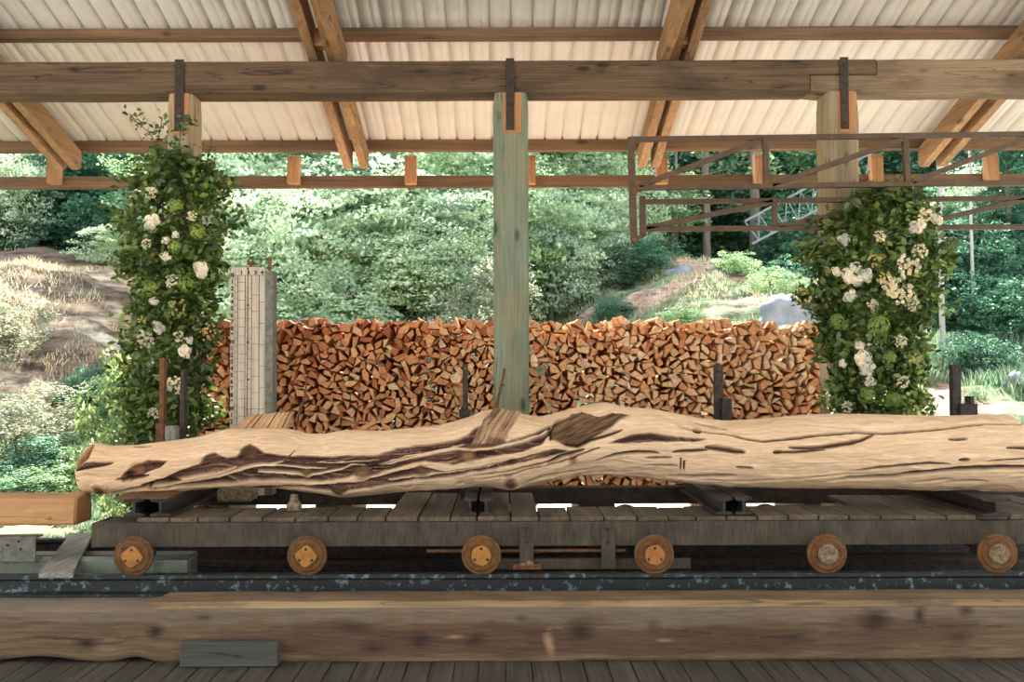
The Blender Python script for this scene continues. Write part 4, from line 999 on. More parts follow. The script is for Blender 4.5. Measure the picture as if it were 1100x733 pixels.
def terr(X, Y):
    X = np.asarray(X, float); Y = np.asarray(Y, float)
    i = np.clip(np.searchsorted(CX, X)-1, 0, len(CX)-2); j = np.clip(np.searchsorted(CY, Y)-1, 0, len(CY)-2)
    fx = sstep(np.clip((X-CX[i])/(CX[i+1]-CX[i]), 0, 1)); fy = np.clip((Y-CY[j])/(CY[j+1]-CY[j]), 0, 1)
    z = (CZ[i, j]*(1-fx)+CZ[i+1, j]*fx)*(1-fy)+(CZ[i, j+1]*(1-fx)+CZ[i+1, j+1]*fx)*fy
    amp = np.clip((Y-11)/6, 0, 1)
    return z+amp*((fbm(X/2.3+40, Y/1.3+40, 200)-.5)*.75+(fbm(X/.5+40, Y/.35+40, 210, 3)-.5)*.26+(1-np.abs(fbm(X/.9+X*Y*.01+70, Y/.3+70, 214, 3)-.5)*4)*.07)-.012*(Y < 9.3)
gx = np.linspace(-34, 36, 420); gy = np.concatenate([np.linspace(5.0, 30, 380), np.linspace(30.4, 75, 60)])
GX, GY = np.meshgrid(gx, gy, indexing='ij'); GZ = terr(GX, GY)
Z0 = GZ
nx, ny = GX.shape; ii = np.arange(nx*ny).reshape(nx, ny)
Fq = np.stack([ii[:-1, :-1], ii[1:, :-1], ii[1:, 1:], ii[:-1, 1:]], -1).reshape(-1, 4)
straw = np.array([.56, .39, .24]); strawL = np.array([.72, .62, .48]); earth = np.array([.13, .09, .07]); green = np.array([.24, .32, .17]); gravel = np.array([.80, .78, .75]); pink = np.array([.50, .34, .26]); dkg = np.array([.06, .12, .07])
n1 = fbm(GX/2.2+9+GY*.15, GY/.9+9, 220)[..., None]; n2 = fbm(GX/.7+9, GY/.3+9, 230)[..., None]
def m3(a, b, f): return a*(1-f)+b*f
def ss(a, lo, hi): return sstep(np.clip((a-lo)/(hi-lo), 0, 1))
GC = m3(straw, strawL, ss(n2, .35, .6)); GC = m3(GC, earth, ss(n1, .47, .58)*.85); GC = m3(GC, earth*1.5, ss(fbm(GX/1.1+3, GY/.22+3, 240)[..., None], .52, .6)*.75)
rightish = ss(GX, -5.2, -3.5)[..., None]
mid_ = m3(m3(green, pink, ss(n1, .45, .55)), strawL, ss(n2, .6, .75)*.5); GC = m3(GC, mid_, rightish)
farr = ss(GX, 6.2, 7.6)[..., None]; GC = m3(GC, m3(green*.9, green*1.4, n2), farr)
path = (1-ss(np.abs(GX-(6.6+.12*(GY-14))), .35, .8))[..., None]*ss(GY, 10, 13)[..., None]*(1-ss(GY, 17, 19))[..., None]; GC = m3(GC, pink, path)
near = (1-ss(GY, 11, 13.2))[..., None]*(1-ss(GX, 4.6, 5.6))[..., None]; GC = m3(GC, m3(gravel, np.array([.62, .60, .52]), ss(n2, .45, .6)), near); nr_ = (1-ss(GY, 10.3, 11.4))[..., None]*ss(GX, 4.6, 5.6)[..., None]; GC = m3(GC, gravel*.8, nr_)
nl = (1-ss(GX, -4.0, -3.4))[..., None]*ss(GY, 7.0, 7.6)[..., None]*near; GC = m3(GC, m3(green*.9, straw*.7, ss(n2, .45, .6)), nl)
back = ss(GY, 21, 25)[..., None]; GC = m3(GC, dkg, back)
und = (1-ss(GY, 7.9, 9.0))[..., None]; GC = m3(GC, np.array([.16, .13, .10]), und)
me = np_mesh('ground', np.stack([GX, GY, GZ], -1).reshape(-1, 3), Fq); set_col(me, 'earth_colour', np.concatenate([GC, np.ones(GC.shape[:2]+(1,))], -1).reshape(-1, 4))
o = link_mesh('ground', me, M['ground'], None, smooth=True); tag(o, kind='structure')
o = MB().box(-40, 42, -50, 5.4, -.35, -.10).build('yard_ground', plain('yard_earth', (.72, .66, .57), .95, 0, (.62, .56, .48), 2)); tag(o, kind='structure')  # unseen yard behind the viewer, widened and kept pale to bounce light
# =================================================================== FOLIAGE
def leaves_mesh(name, P, size, r, up=.35, fold=.25, asp=.55, nrm=None):
    """one folded 6-vertex leaf (two quads) per point"""
    n = len(P); s = size*r.uniform(.6, 1.35, n)[:, None]
    d = r.normal(0, 1, (n, 3)); d[:, 2] = d[:, 2]*.6-.25; d /= np.linalg.norm(d, axis=1)[:, None]
    u = r.normal(0, 1, (n, 3))*(1-up); u[:, 2] += up*1.6
    if nrm is not None: u = u*.5+nrm
    w = np.cross(d, u); w /= np.linalg.norm(w, axis=1)[:, None]+1e-9; nn = np.cross(w, d)
    a = P-d*s*.5; b = P+d*s*.5
    l = P+w*s*asp*.5+nn*s*fold*.3-d*s*.08; q = P-w*s*asp*.5+nn*s*fold*.3-d*s*.08
    l2 = P+w*s*asp*.34+nn*s*fold*.2+d*s*.25; q2 = P-w*s*asp*.34+nn*s*fold*.2+d*s*.25
    V = np.stack([a, l, l2, b, q2, q], 1).reshape(-1, 3)
    base = np.arange(n)[:, None]*6
    Fc = np.concatenate([base+np.array([0, 1, 2, 3]), base+np.array([0, 3, 4, 5])])
    return np_mesh(name, V, Fc)
def quads_mesh(name, P, size, r, up=.5, asp=.6):
    n = len(P); s = size*r.uniform(.6, 1.4, n)[:, None]
    d = r.normal(0, 1, (n, 3)); d[:, 2] *= .5; d /= np.linalg.norm(d, axis=1)[:, None]
    u = r.normal(0, 1, (n, 3))*(1-up); u[:, 2] += up*1.5
    w = np.cross(d, u); w /= np.linalg.norm(w, axis=1)[:, None]+1e-9
    V = np.stack([P-d*s*.5, P+w*s*asp*.5, P+d*s*.5, P-w*s*asp*.5], 1).reshape(-1, 3)
    return np_mesh(name, V, np.arange(n*4).reshape(n, 4))
def crown_points(r, nc, per, flat=.45, cr=.22, layered=True):
    """clumps of leaf points in a unit crown (radius 1, z from 0 to 2)"""
    c = r.normal(0, 1, (nc, 3)); c /= np.linalg.norm(c, axis=1)[:, None]; rad = r.uniform(.1, 1.25, nc)**.6; c *= rad[:, None]
    sz = cr*r.uniform(.6, 1.5, nc)
    p = r.normal(0, 1, (nc, per, 3)); p /= (np.linalg.norm(p, axis=2)[..., None]+.3); p[..., 2] *= flat
    # sprays droop outward
    out = c/np.maximum(np.linalg.norm(c, axis=1)[:, None], .2)
    p = p*sz[:, None, None]; rr2 = np.linalg.norm(p[..., :2], axis=2); p[..., 2] -= rr2**2*1.2
    P = (c[:, None, :]+p).reshape(-1, 3); P[:, 2] += 1
    return P
def trunk_mesh(r, h, rad, nb=6, mat='bark', lean=.05):
    mb = MB(); top_ = Vector((r.normal(0, lean)*h, r.normal(0, lean)*h, h))
    pts = [Vector((0, 0, -.3)), top_*.33+Vector((r.normal(0, .03), 0, 0)), top_*.66+Vector((0, r.normal(0, .03), 0)), top_]
    mb.tube(pts, [rad*1.2, rad*.9, rad*.65, rad*.25], n=8)
    for k in range(nb):
        t = r.uniform(.35, .9); p = top_*t; a = r.uniform(0, 2*PI); L = h*.3*(1.2-t)
        e = p+Vector((math.cos(a)*L, math.sin(a)*L, L*.6)); mb.tube([p, (p+e)/2+Vector((0, 0, .04)), e], [rad*.35, rad*.2, rad*.08], n=5)
    return mb
def mesh_of(mb, name):
    me = bpy.data.meshes.new(name); me.from_pydata(mb.v, [], mb.f); me.polygons.foreach_set('use_smooth', [True]*len(me.polygons)); return me
PROTO = {}
def proto(key, kind, matname, nc, per, size, flat=.45, cr=.22, trunkmat='bark', nb=7, th=1.5, tr=.05):
    r = np.random.default_rng(abs(hash(key)) % 1000 if False else sum(map(ord, key))*7 % 1009)
    P = crown_points(r, nc, per, flat, cr); fm = quads_mesh('foliage', P, size, r); fm.materials.append(M[matname])
    tm = mesh_of(trunk_mesh(r, th, tr, nb), 'trunk'); tm.materials.append(M[trunkmat]); PROTO[key] = (fm, tm)
for k in range(3):
    proto('pale%d' % k, 't', 'L_pale', 210, 80, .062, .28, .26)
    proto('mid%d' % k, 't', 'L_mid', 210, 80, .06, .3, .26)
    proto('dark%d' % k, 't', 'L_dark', 300, 70, .062, .4, .2)
for k in range(2): proto('straw%d' % k, 's', 'L_straw', 190, 55, .055, .8, .16, nb=10, th=1.2, tr=.02); proto('fresh%d' % k, 's', 'L_fresh', 120, 50, .09, .6, .2, nb=8, th=1.2, tr=.02)
def conifer_proto(key, seed):
    r = np.random.default_rng(seed); Ps = []; mb = MB(); mb.tube([(0, 0, -.05), (0, 0, .5), (0, 0, 1)], [.016, .011, .002], n=8)
    for z in np.linspace(.06, .98, 46):
        L = .23*(1-z)**.8+.012; nb = 7
        for b in range(nb):
            a = r.uniform(0, 2*PI); l = L*r.uniform(.7, 1.15); m = int(70*l/.23)+10; t = r.uniform(.08, 1, m)
            side = r.normal(0, .16, m)*l*(1.15-t)*1.2; x = np.cos(a)*t*l-np.sin(a)*side; y = np.sin(a)*t*l+np.cos(a)*side
            zz = z-.25*l*t**1.5-np.abs(r.normal(0, .007, m)); Ps.append(np.stack([x, y, zz], 1))
    P = np.concatenate(Ps); fm = quads_mesh('foliage', P, .021, r, up=.5, asp=.3); fm.materials.append(M['needle'])
    tm = mesh_of(mb, 'trunk'); tm.materials.append(M['bark']); PROTO[key] = (fm, tm)
conifer_proto('con0', 5); conifer_proto('con1', 6)
CROWN = {}
def plant(kind, px, Y, zoff, sx, sz, label, cat, group=None, name='leafy_tree', rot=None, sy=None):
    """stands a tree or shrub on the slope at X given by the photo column and depth"""
    x = at(px, 366, Y).x; z = float(terr(x, Y))+zoff
    fm, tm = PROTO[kind]
    r_ = rnd.uniform(0, 2*PI) if rot is None else rot
    t = thing(name, label, cat, (x, Y, z), group); t.rotation_euler = (0, 0, r_); t.scale = (sx, sy or sx, sz)
    f = bpy.data.objects.new('foliage', fm); COL.objects.link(f); f.parent = t
    k = bpy.data.objects.new('trunk', tm); COL.objects.link(k); k.parent = t
    return t
# --- pale leafy trees in the middle
def row(specs, name, cat, base, group=None):
    for s in specs: plant(s[0], s[1], s[2], s[3], s[4], s[5], (s[6] if len(s) > 6 else base), cat, group if len(s) <= 6 else None, name)
T1 = 'pale-leaved tree in the bright thicket on the slope behind the firewood'
row([('pale0', 265, 15.6, 0.0, 1.15, 1.0), ('pale1', 300, 17, .6, 1.3, 1.5), ('pale2', 345, 16.2, .1, 1.15, .85), ('pale0', 392, 18.5, 1.0, 1.5, 1.5), ('pale1', 240, 18.5, .6, 1.3, 1.6), ('pale2', 440, 17.6, 0.3, 1.2, 1.05), ('pale1', 592, 19.5, .3, 1.0, 1.4), ('pale0', 628, 20.5, .0, 1.0, 1.2), ('pale0', 655, 22, .4, 1.2, 1.4), ('pale1', 500, 20.5, 1.2, 1.4, 1.5)], 'leafy_tree', 'tree', T1, 'pale thicket trees behind the firewood')
for i in range(16):
    px = 215+i*29+rnd.uniform(-8, 8); Y = rnd.uniform(17.5, 23) if px < 560 else rnd.uniform(20.8, 23)
    plant('pale%d' % (i % 3), px, Y, rnd.uniform(.2, 1.6), rnd.uniform(.8, 1.3), rnd.uniform(.7, 1.3), T1, 'tree', 'pale thicket trees behind the firewood', 'leafy_tree')
for i in range(9):
    px = 225+i*50+rnd.uniform(-12, 12); Y = rnd.uniform(25, 27)
    plant('pale%d' % (i % 3), px, Y, rnd.uniform(1.5, 2.4), 1.9, 2.0, T1, 'tree', 'pale thicket trees behind the firewood', 'leafy_tree')
T2 = 'mid-green leafy tree mixed into the thicket behind the firewood'
row([('mid0', 330, 20, 1.0, 1.5, 1.6), ('mid1', 430, 20, .9, 1.4, 1.5), ('mid2', 380, 17, -.1, .8, .8), ('mid0', 480, 18.0, .1, 1.0, .9), ('mid1', 515, 16.5, -.1, .7, .8), ('mid2', 545, 19.5, .6, 1.3, 1.5), ('mid0', 290, 15.2, -.2, .7, .6), ('mid2', 640, 23, 1.2, 1.6, 1.8), ('mid1', 560, 23, 1.5, 1.8, 1.8), ('mid1', 270, 22, 1.6, 1.8, 1.7), ('mid0', 200, 20, .6, 1.3, 1.4), ('mid1', 470, 24, 2.4, 2, 1.9), ('mid2', 370, 24, 2.4, 2, 1.9)], 'leafy_tree', 'tree', T2, 'mid-green thicket trees behind the firewood')
T3 = 'straw-coloured feathery shrub above the firewood left of the middle post'
row([('straw0', 505, 15.4, -.1, .75, .85), ('straw1', 525, 16.4, .3, .8, 1.0), ('straw0', 410, 15.2, -.1, .7, .6), ('straw1', 445, 15.0, -.1, .65, .55), ('straw1', 480, 15.8, 0, .8, .7)], 'feathery_shrub', 'shrub', T3, 'feathery shrubs left of the middle post')
T4 = 'dark green leafy tree beyond the straw-coloured mound at the left'
row([('dark0', 40, 24, -.4, 2.1, 1.9), ('dark1', 110, 23.5, -.3, 1.8, 1.6), ('dark2', 150, 22, -.4, 1.3, 1.1), ('dark1', -20, 25, .0, 2.2, 2.2), ('dark0', 85, 29, 1.3, 2.6, 2.4), ('dark2', 170, 27, 1.2, 2.4, 2.2), ('dark2', 10, 22, -.5, 1.1, .9)], 'dark_leafy_tree', 'tree', T4, 'dark trees beyond the mound')
row([('pale2', 12, 21.5, .2, .8, 1.2, 'pale-leaved tree beyond the mound at the very left edge'), ('pale0', 128, 20.2, -.3, .8, .6, 'pale-leaved shrub on the crest between the mound and the left flower column')], 'leafy_tree', 'tree', '')
# forest wall
T5 = 'tall dark conifer in the forest high behind the thicket'
for i in range(22):
    px = -60+i*58+rnd.uniform(-14, 14); Y = 31+rnd.uniform(0, 8)
    plant('con%d' % (i % 2), px, Y, -.5, 11*rnd.uniform(.8, 1.1), 10.5*rnd.uniform(.85, 1.15), T5, 'tree', 'forest conifers', 'conifer')
for i in range(12):
    px = 20+i*95+rnd.uniform(-14, 14); Y = 27+rnd.uniform(0, 3)
    plant(('dark%d' if i % 2 else 'mid%d') % (i % 3), px, Y, 1.0, 2.6, 2.5, 'broad leafy tree in front of the conifers high on the slope', 'tree', 'broad trees below the conifers', 'leafy_tree')
# right-hand forest
T6 = 'dark conifer with drooping branches in the forest at the right edge'
for (px, Y, s, h) in ((1085, 21, 6.5, 6.0), (1040, 24, 6.8, 6.5), (1120, 24, 8, 8), (1005, 25, 7, 7), (1075, 27, 9, 9), (960, 27, 8, 8)):
    plant('con%d' % (int(px) % 2), px, Y, -.2, s, h, T6, 'tree', 'conifers at the right', 'conifer')
T7 = 'dark leafy tree in the woodland at the right of the flower column'
row([('dark0', 1062, 19, -.3, 1.0, .9), ('dark1', 1095, 18.4, -.4, .9, .8), ('dark2', 1030, 20.5, .2, 1.2, 1.2), ('dark0', 990, 22, .4, 1.4, 1.5), ('dark1', 880, 24, .2, 1.4, 1.5), ('dark2', 855, 21, -.3, .7, .6)], 'dark_leafy_tree', 'tree', T7, 'dark trees right of the flowers')
row([('dark0', 1050, 16.8, -.3, .6, .5, 'low dark green bush at the foot of the trees right of the path'), ('pale1', 1042, 21.5, 1.6, .7, 1.1, 'pale-leaved sapling among the dark trees at the right'), ('mid1', 700, 24, .3, 1.2, 1.0, 'mid-green tree behind the hanging end of the brown truss'), ('dark1', 760, 28, 1, 2, 1.8, 'dark leafy tree behind the mossy mound, seen through the truss'), ('dark2', 695, 20, -.3, .75, .55, 'dark green bush at the left end of the mossy mound'), ('mid2', 790, 19, -.2, .45, .3, 'small green bush on the mossy mound'), ('mid0', 830, 17.5, -.2, .5, .35, 'green bush beside the blue-grey rock'), ('mid1', 735, 16.5, -.2, .45, .25, 'low green bush on the slope above the firewood right of the middle post'), ('pale0', 775, 15.0, -.2, .42, .38, 'white-green bush just over the top of the right firewood stack'), ('dark0', 660, 17.5, -.2, .35, .25, 'small dark bush on the pinkish slope below the truss end'), ('straw0', 800, 16.0, -.2, .45, .25, 'greyish low bush on the slope beside the blue-grey rock')], 'bush', 'bush', '')
# trunks
def bare_trunk(px, Y, ytop, w, label, mat='bark_pale', dx=0):
    x = at(px, 366, Y).x; z0 = float(terr(x, Y))-.3; zt2 = at(px, ytop, Y).z; r0 = w/2/F*Y
    mb = MB(); n = 6; pts = [(x+dx*k/n+rnd.uniform(-.02, .02), Y, z0+(zt2-z0)*k/n) for k in range(n+1)]; mb.tube(pts, [r0*(1.15-.4*k/n) for k in range(n+1)], n=10)
    for k in range(5):
        t = rnd.uniform(.4, .95); p = Vector((x+dx*t, Y, z0+(zt2-z0)*t)); a = rnd.uniform(0, 2*PI); mb.tube([p, p+Vector((math.cos(a)*.5, math.sin(a)*.3, .12))], [r0*.2, r0*.06], n=5)
    o = mb.build('tree_trunk', M[mat], smooth=True); tag(o, label, 'tree trunk')
bare_trunk(1012, 17.5, 150, 5.5, 'pale slender tree trunk just right of the right flower column')
bare_trunk(1046, 19, 150, 3.5, 'thin pale tree trunk second right of the right flower column')
bare_trunk(352, 19.0, 215, 13, 'thick pale broken trunk in the thicket above the scale board', dx=.12)
bare_trunk(760, 24, 150, 9, 'dark tree trunk behind the truss above the mossy mound', 'bark')
bare_trunk(700, 24, 150, 5, 'thin dark trunk seen just right of the truss end', 'bark')
bare_trunk(728, 25, 150, 4, 'thin dark trunk left of the thick one above the mossy mound', 'bark')
bare_trunk(812, 25, 150, 12, 'dark tree trunk behind the pale lattice boom', 'bark')
# undergrowth at the left
for (k, px, Y, zo, sx, sz, lb) in (('straw0', 25, 13.2, -.2, .95, .55, 'feathery pale shrub at the left edge above the squared log'), ('dark1', 70, 12.6, -.2, .8, .36, 'dark green low shrub between the left edge and the left flowers'), ('fresh0', 120, 12.0, -.25, .6, .42, 'bright green shrub at the left of the flower column foot'), ('mid0', 85, 11.6, -.2, .5, .30, 'mid-green low bush above the end of the squared log'), ('mid1', 30, 11.6, -.2, .6, .28, 'mid-green low bush behind the squared log'), ('dark2', 105, 14.8, -.3, .5, .42, 'dark green bush on the mound beside the flower column'), ('mid2', 128, 14.0, -.3, .55, .62, 'leafy bush on the mound touching the left flower column'), ('fresh1', 70, 14.6, -.1, .3, .1, 'small bright green plant on the dark bank of the mound'), ('dark0', 60, 12.2, -.25, .55, .25, 'dark low bush in the foreground undergrowth at the left'), ('dark1', 5, 11.4, -.2, .45, .3, 'dark low bush at the very left edge above the squared log'), ('straw1', -15, 15.0, -.2, .9, .6, 'feathery pale shrub on the mound cut by the left edge')):
    plant(k, px, Y, zo, sx, sz, lb, 'shrub', None, 'shrub')
plant('fresh0', 138, 9.7, -.1, .48, .98, 'sunlit bright green bush rising behind the lower left flower column', 'shrub', None, 'shrub')
plant('fresh1', 968, 9.9, -.1, .26, 1.0, 'narrow sunlit bright bush behind the right edge of the right flower column', 'shrub', None, 'shrub')  # bush added to give the flower column a brightly lit leaf edge
# grasses
def grass(name, X0, X1, Y0, Y1, n, h, mat, label, seed, mask=None):
    r = np.random.default_rng(seed); X = r.uniform(X0, X1, n); Y = r.uniform(Y0, Y1, n)
    cl = fbm(X/.8+60, Y/.8+60, seed); k = cl > .46
    if mask is not None: k &= mask(X, Y)
    X, Y = X[k], Y[k]; Z = terr(X, Y)-.02; n = len(X); hh = h*r.uniform(.5, 1.4, n); a = r.uniform(0, PI, n); w = .008+.004*r.random(n)+h*.02
    lx, ly = r.normal(0, .35, n)*hh, r.normal(0, .35, n)*hh
    V = np.stack([np.stack([X-np.cos(a)*w, Y-np.sin(a)*w, Z], 1), np.stack([X+np.cos(a)*w, Y+np.sin(a)*w, Z], 1), np.stack([X+lx+np.cos(a)*w*.2, Y+ly, Z+hh], 1), np.stack([X+lx-np.cos(a)*w*.2, Y+ly, Z+hh], 1)], 1).reshape(-1, 3)
    me = np_mesh(name, V, np.arange(n*4).reshape(n, 4)); o = link_mesh(name, me, M[mat], None); tag(o, label, 'grass', kind='stuff')
grass('dry_grass', -12, -4.5, 12.5, 19, 26000, .10, 'drygrass', 'dry straw-coloured grass on the mound at the left', 301)
grass('green_grass', -8.5, -3.4, 7.6, 13.5, 60000, .10, 'greengrass', 'short green and yellow grass below the squared log at the left', 302)
grass('dry_grass', 1.2, 6.6, 13, 20, 16000, .09, 'drygrass', 'dry grass on the slope above the right firewood stack', 303)
grass('green_grass', 6.8, 13, 13, 22, 50000, .22, 'greengrass', 'green grass under the trees at the right', 304)
grass('green_grass', 1.5, 6.4, 13, 20, 26000, .10, 'greengrass', 'green tufts on the slope above the right firewood stack', 305)
# rocks
def rock(px, Y, py0, py1, w, label, seed, mat='rock'):
    c = at(px, (py0+py1)/2, Y); a = at(px, py0, Y).z; b = at(px, py1, Y).z; rx = w/2/F*Y; rz_ = (a-b)/2
    th_ = np.linspace(0, PI, 22); ph = np.linspace(0, 2*PI, 36, endpoint=False); TT, PP = np.meshgrid(th_, ph, indexing='ij')
    n_ = fbm(TT*2+3+seed, PP*1.1+3, 400+seed)-.5; nn = 1+n_*.7; nn[:, :] = (nn+nn[:, ::-1])/2
    V = np.stack([c.x+rx*nn*np.sin(TT)*np.cos(PP), c.y+rx*.8*nn*np.sin(TT)*np.sin(PP), c.z+rz_*nn*np.cos(TT)], -1)
    i = np.arange(22*36).reshape(22, 36); j = np.roll(i, -1, 1); Fq = np.stack([i[:-1], j[:-1], j[1:], i[1:]], -1).reshape(-1, 4)
    me = np_mesh('rock', V.reshape(-1, 3), Fq); o = link_mesh('rock', me, M[mat], None); tag(o, label, 'rock')
rock(845, 14.6, 316, 366, 62, 'big blue-grey rock above the right end of the firewood', 1)
rock(770, 19.0, 288, 306, 26, 'pale boulder on the mossy mound, seen under the truss', 2)
rock(735, 19.3, 286, 304, 40, 'dark jagged outcrop on the mossy mound below the truss end', 3)
rock(1090, 15.5, 400, 425, 22, 'small pale rock in the grass at the right edge', 4)
# pale lattice boom beyond the trees
th2 = thing('lattice_boom', 'pale grey lattice boom slanting behind the truss and right-hand post', 'boom', at(800, 262, 20.5))
YB = 20.5
P0, P1 = at(800, 238, YB), at(935, 165, YB); Q0, Q1 = at(808, 262, YB), at(935, 196, YB)
mb = MB().tube([P0, P1], .028, n=6).tube([Q0, Q1], .028, n=6); mb.build('boom_chords', M['lattice'], th2)
mb = MB()
for k in range(9):
    a = P0.lerp(P1, k/9); b = Q0.lerp(Q1, (k+.5)/9); c = P0.lerp(P1, (k+1)/9); mb.tube([a, b], .014, n=5).tube([b, c], .014, n=5)
mb.build('boom_lacing', M['lattice'], th2)
# =================================================================== FLOWER COLUMNS
def bloom_floret(r, n, rad, petal, squash=.8):
    """ball of four-petalled florets"""
    V = []; Fc = []
    for i in range(n):
        d = r.normal(0, 1, 3); d /= np.linalg.norm(d); d[1] = -abs(d[1])*1.0 if r.random() < .8 else d[1]
        c = d*rad*np.array([1, squash, 1])*r.uniform(.88, 1.05); u = np.cross(d, [0.1, .2, 1]); u /= np.linalg.norm(u); w = np.cross(d, u); a0 = r.uniform(0, PI)
        for k in range(4):
            a = a0+k*PI/2; e = u*math.cos(a)+w*math.sin(a); f = -u*math.sin(a)+w*math.cos(a); b = len(V)
            V += [c, c+e*petal*.6+f*petal*.42+d*petal*.16, c+e*petal*1.05+d*petal*.05, c+e*petal*.6-f*petal*.42+d*petal*.16]; Fc.append((b, b+1, b+2, b+3))
    return np.array(V), Fc
def bloom_rose(r, rad):
    V = []; Fc = []
    for ring, (n, rr, tilt) in enumerate(((9, 1.0, .35), (8, .8, .6), (7, .58, .85), (5, .36, 1.15), (4, .18, 1.4))):
        for k in range(n):
            a = 2*PI*k/n+ring*.5; e = np.array([math.cos(a), 0, math.sin(a)]); f = np.array([-math.sin(a), 0, math.cos(a)]); o_ = np.array([0, -1, 0]); w = rad*.5*(1-.1*ring); b = len(V)
            base = e*rad*rr*.35; mid_ = e*rad*rr*.85+o_*rad*(.15+.22*ring); tip = e*rad*rr*(1.0)+o_*rad*(.18+.25*ring+.1*math.sin(tilt))
            V += [base+f*w*.4, base-f*w*.4, mid_-f*w*.8, mid_+f*w*.8, tip-f*w*.5, tip+f*w*.5]; Fc += [(b, b+1, b+2, b+3), (b+3, b+2, b+4, b+5)]
    return np.array(V), Fc
def bloom_umbel(r, rad, n=16):
    V = []; Fc = []
    for i in range(n):
        a = r.uniform(0, 2*PI); q = math.sqrt(r.random())*rad; c = np.array([q*math.cos(a), -rad*.3*(1-(q/rad)**2), q*math.sin(a)])
        vv, ff = bloom_floret(r, 7, rad*.13, rad*.13); b = len(V); V += list(vv+c); Fc += [tuple(b+j for j in t) for t in ff]
    return np.array(V), Fc
def cluster(r, rad, k, n):
    V = []; Fc = []
    for i in range(k):
        a = 2*PI*i/k+r.uniform(-.4, .4); q = rad*r.uniform(.25, .75); c = np.array([q*math.cos(a), r.uniform(-.25, .1)*rad, q*math.sin(a)])
        vv, ff = bloom_floret(r, n, rad*.42, rad*.27, .7); b = len(V); V += list(vv+c); Fc += [tuple(b+j for j in t) for t in ff]
    vv, ff = bloom_floret(r, n, rad*.6, rad*.27, .8); b = len(V); V += list(vv); Fc += [tuple(b+j for j in t) for t in ff]
    return np.array(V), Fc
def flower_column(name, label, outline, Yf, thick, nleaf, blooms, seed, ybottom, postx, sunlit_side, wisps):
    r = np.random.default_rng(seed)
    base = at(postx, 540, Yf); base.z = 0
    root = thing(name, label, 'flower arrangement', (base.x, Yf, 0.0))
    ys = np.array([o_[0] for o_ in outline], float); lf = np.array([o_[1] for o_ in outline], float); rt = np.array([o_[2] for o_ in outline], float)
    def sample(n, edge=0):
        y = r.uniform(ys[0], ybottom, n); L = np.interp(y, ys, lf); Rr = np.interp(y, ys, rt); u = r.uniform(-1, 1, n); u = np.sign(u)*np.abs(u)**.85
        jag = 1+.17*np.sin(y/8+u*3+seed)+.1*np.sin(y/3.7+u*2)+r.normal(0, .06, n)
        x = (L+Rr)/2+u*(Rr-L)/2*jag
        dep = np.sqrt(np.clip(1-u**2, 0, 1))*thick*r.uniform(-.5, 1, n)**1
        return at_np(x, y, Yf)*1.0, dep, x, y, u
    # body foliage, clumped
    P, dep, x, y, u = sample(nleaf//20); P = P.copy(); P[:, 1] -= dep*1.1
    P = (P[:, None, :]+r.normal(0, 1, (len(P), 20, 3))*np.array([.055, .045, .05])*r.uniform(.6, 1.5, (len(P), 1, 1))).reshape(-1, 3)
    me = leaves_mesh('foliage', P, .070, r, up=.2, nrm=np.array([0, -.45, .3])); link_mesh('foliage', me, M['G_leaf'], root)
    # lighter yellow-green sprays, densest where their colour stands in for sunlight
    P, dep, x, y, u = sample(nleaf//20); k = np.interp(y, sunlit_side[0], sunlit_side[1])*np.sign(0.0+1) ; sel = r.random(len(y)) < (.35+.9*np.clip(u*k, 0, 1)); P = P[sel].copy(); P[:, 1] -= dep[sel]+.02
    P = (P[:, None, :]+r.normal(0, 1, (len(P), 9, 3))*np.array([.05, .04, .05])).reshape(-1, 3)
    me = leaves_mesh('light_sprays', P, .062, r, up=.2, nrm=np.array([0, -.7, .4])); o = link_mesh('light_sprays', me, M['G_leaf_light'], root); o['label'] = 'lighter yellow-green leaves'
    # dark inner core of stems
    mb = MB()
    for i in range(26):
        yy0 = r.uniform(ys[0]+20, ybottom-40); xx = np.interp(yy0, ys, (lf+rt)/2)+r.normal(0, 14); a = at(xx, yy0, Yf-.05-r.uniform(0, .1)); b = at(xx+r.normal(0, 16), yy0+r.uniform(40, 90), Yf-.1); mb.tube([a, a.lerp(b, .5)+Vector((r.normal(0, .03), 0, 0)), b], [.005, .007, .008], n=5)
    mb.build('stems', M['stem'], root)
    # trailing wisps
    W = MB(); LP = []
    for pts in wisps:
        p = [at(a, b, Yf-.04*i) for i, (a, b) in enumerate(pts)]; W.tube(p, [.004]*len(p), n=5)
        for i in range(len(p)-1):
            for t in np.linspace(0, 1, 7): q = p[i].lerp(p[i+1], t); LP += [np.array(q)+r.normal(0, .028, 3) for _ in range(2)]
    if wisps:
        W.build('trailing_stem', M['stem'], root); me = leaves_mesh('trailing_leaves', np.array(LP), .052, r, up=.2, nrm=np.array([0, -.7, .3])); link_mesh('trailing_leaves', me, M['G_leaf'], root)
    for (bx, by, br, kind) in blooms:
        rad = br/F*Yf; c = np.array(at(bx, by, Yf-thick-.05-r.uniform(0, .03)))
        if kind == 'rose': vv, ff = cluster(r, rad*1.0, 6, 24); nm = 'white_bloom'; mt = 'F_white'
        elif kind == 'white': vv, ff = cluster(r, rad*1.05, 5, 15); nm = 'white_hydrangea'; mt = 'F_white'
        elif kind == 'cream': vv, ff = bloom_umbel(r, rad*1.1, 34); nm = 'cream_flower_head'; mt = 'F_cream'
        elif kind == 'green': vv, ff = bloom_floret(r, 60, rad*.92, rad*.24, .7); nm = 'green_hydrangea'; mt = 'F_green'
        else: vv, ff = bloom_umbel(r, rad*1.2, 18); nm = 'yellow_flower_head'; mt = 'F_yellow'
        me = bpy.data.meshes.new(nm); me.from_pydata([tuple(v) for v in (vv+c)], [], ff); link_mesh(nm, me, M[mt], root)
    return root
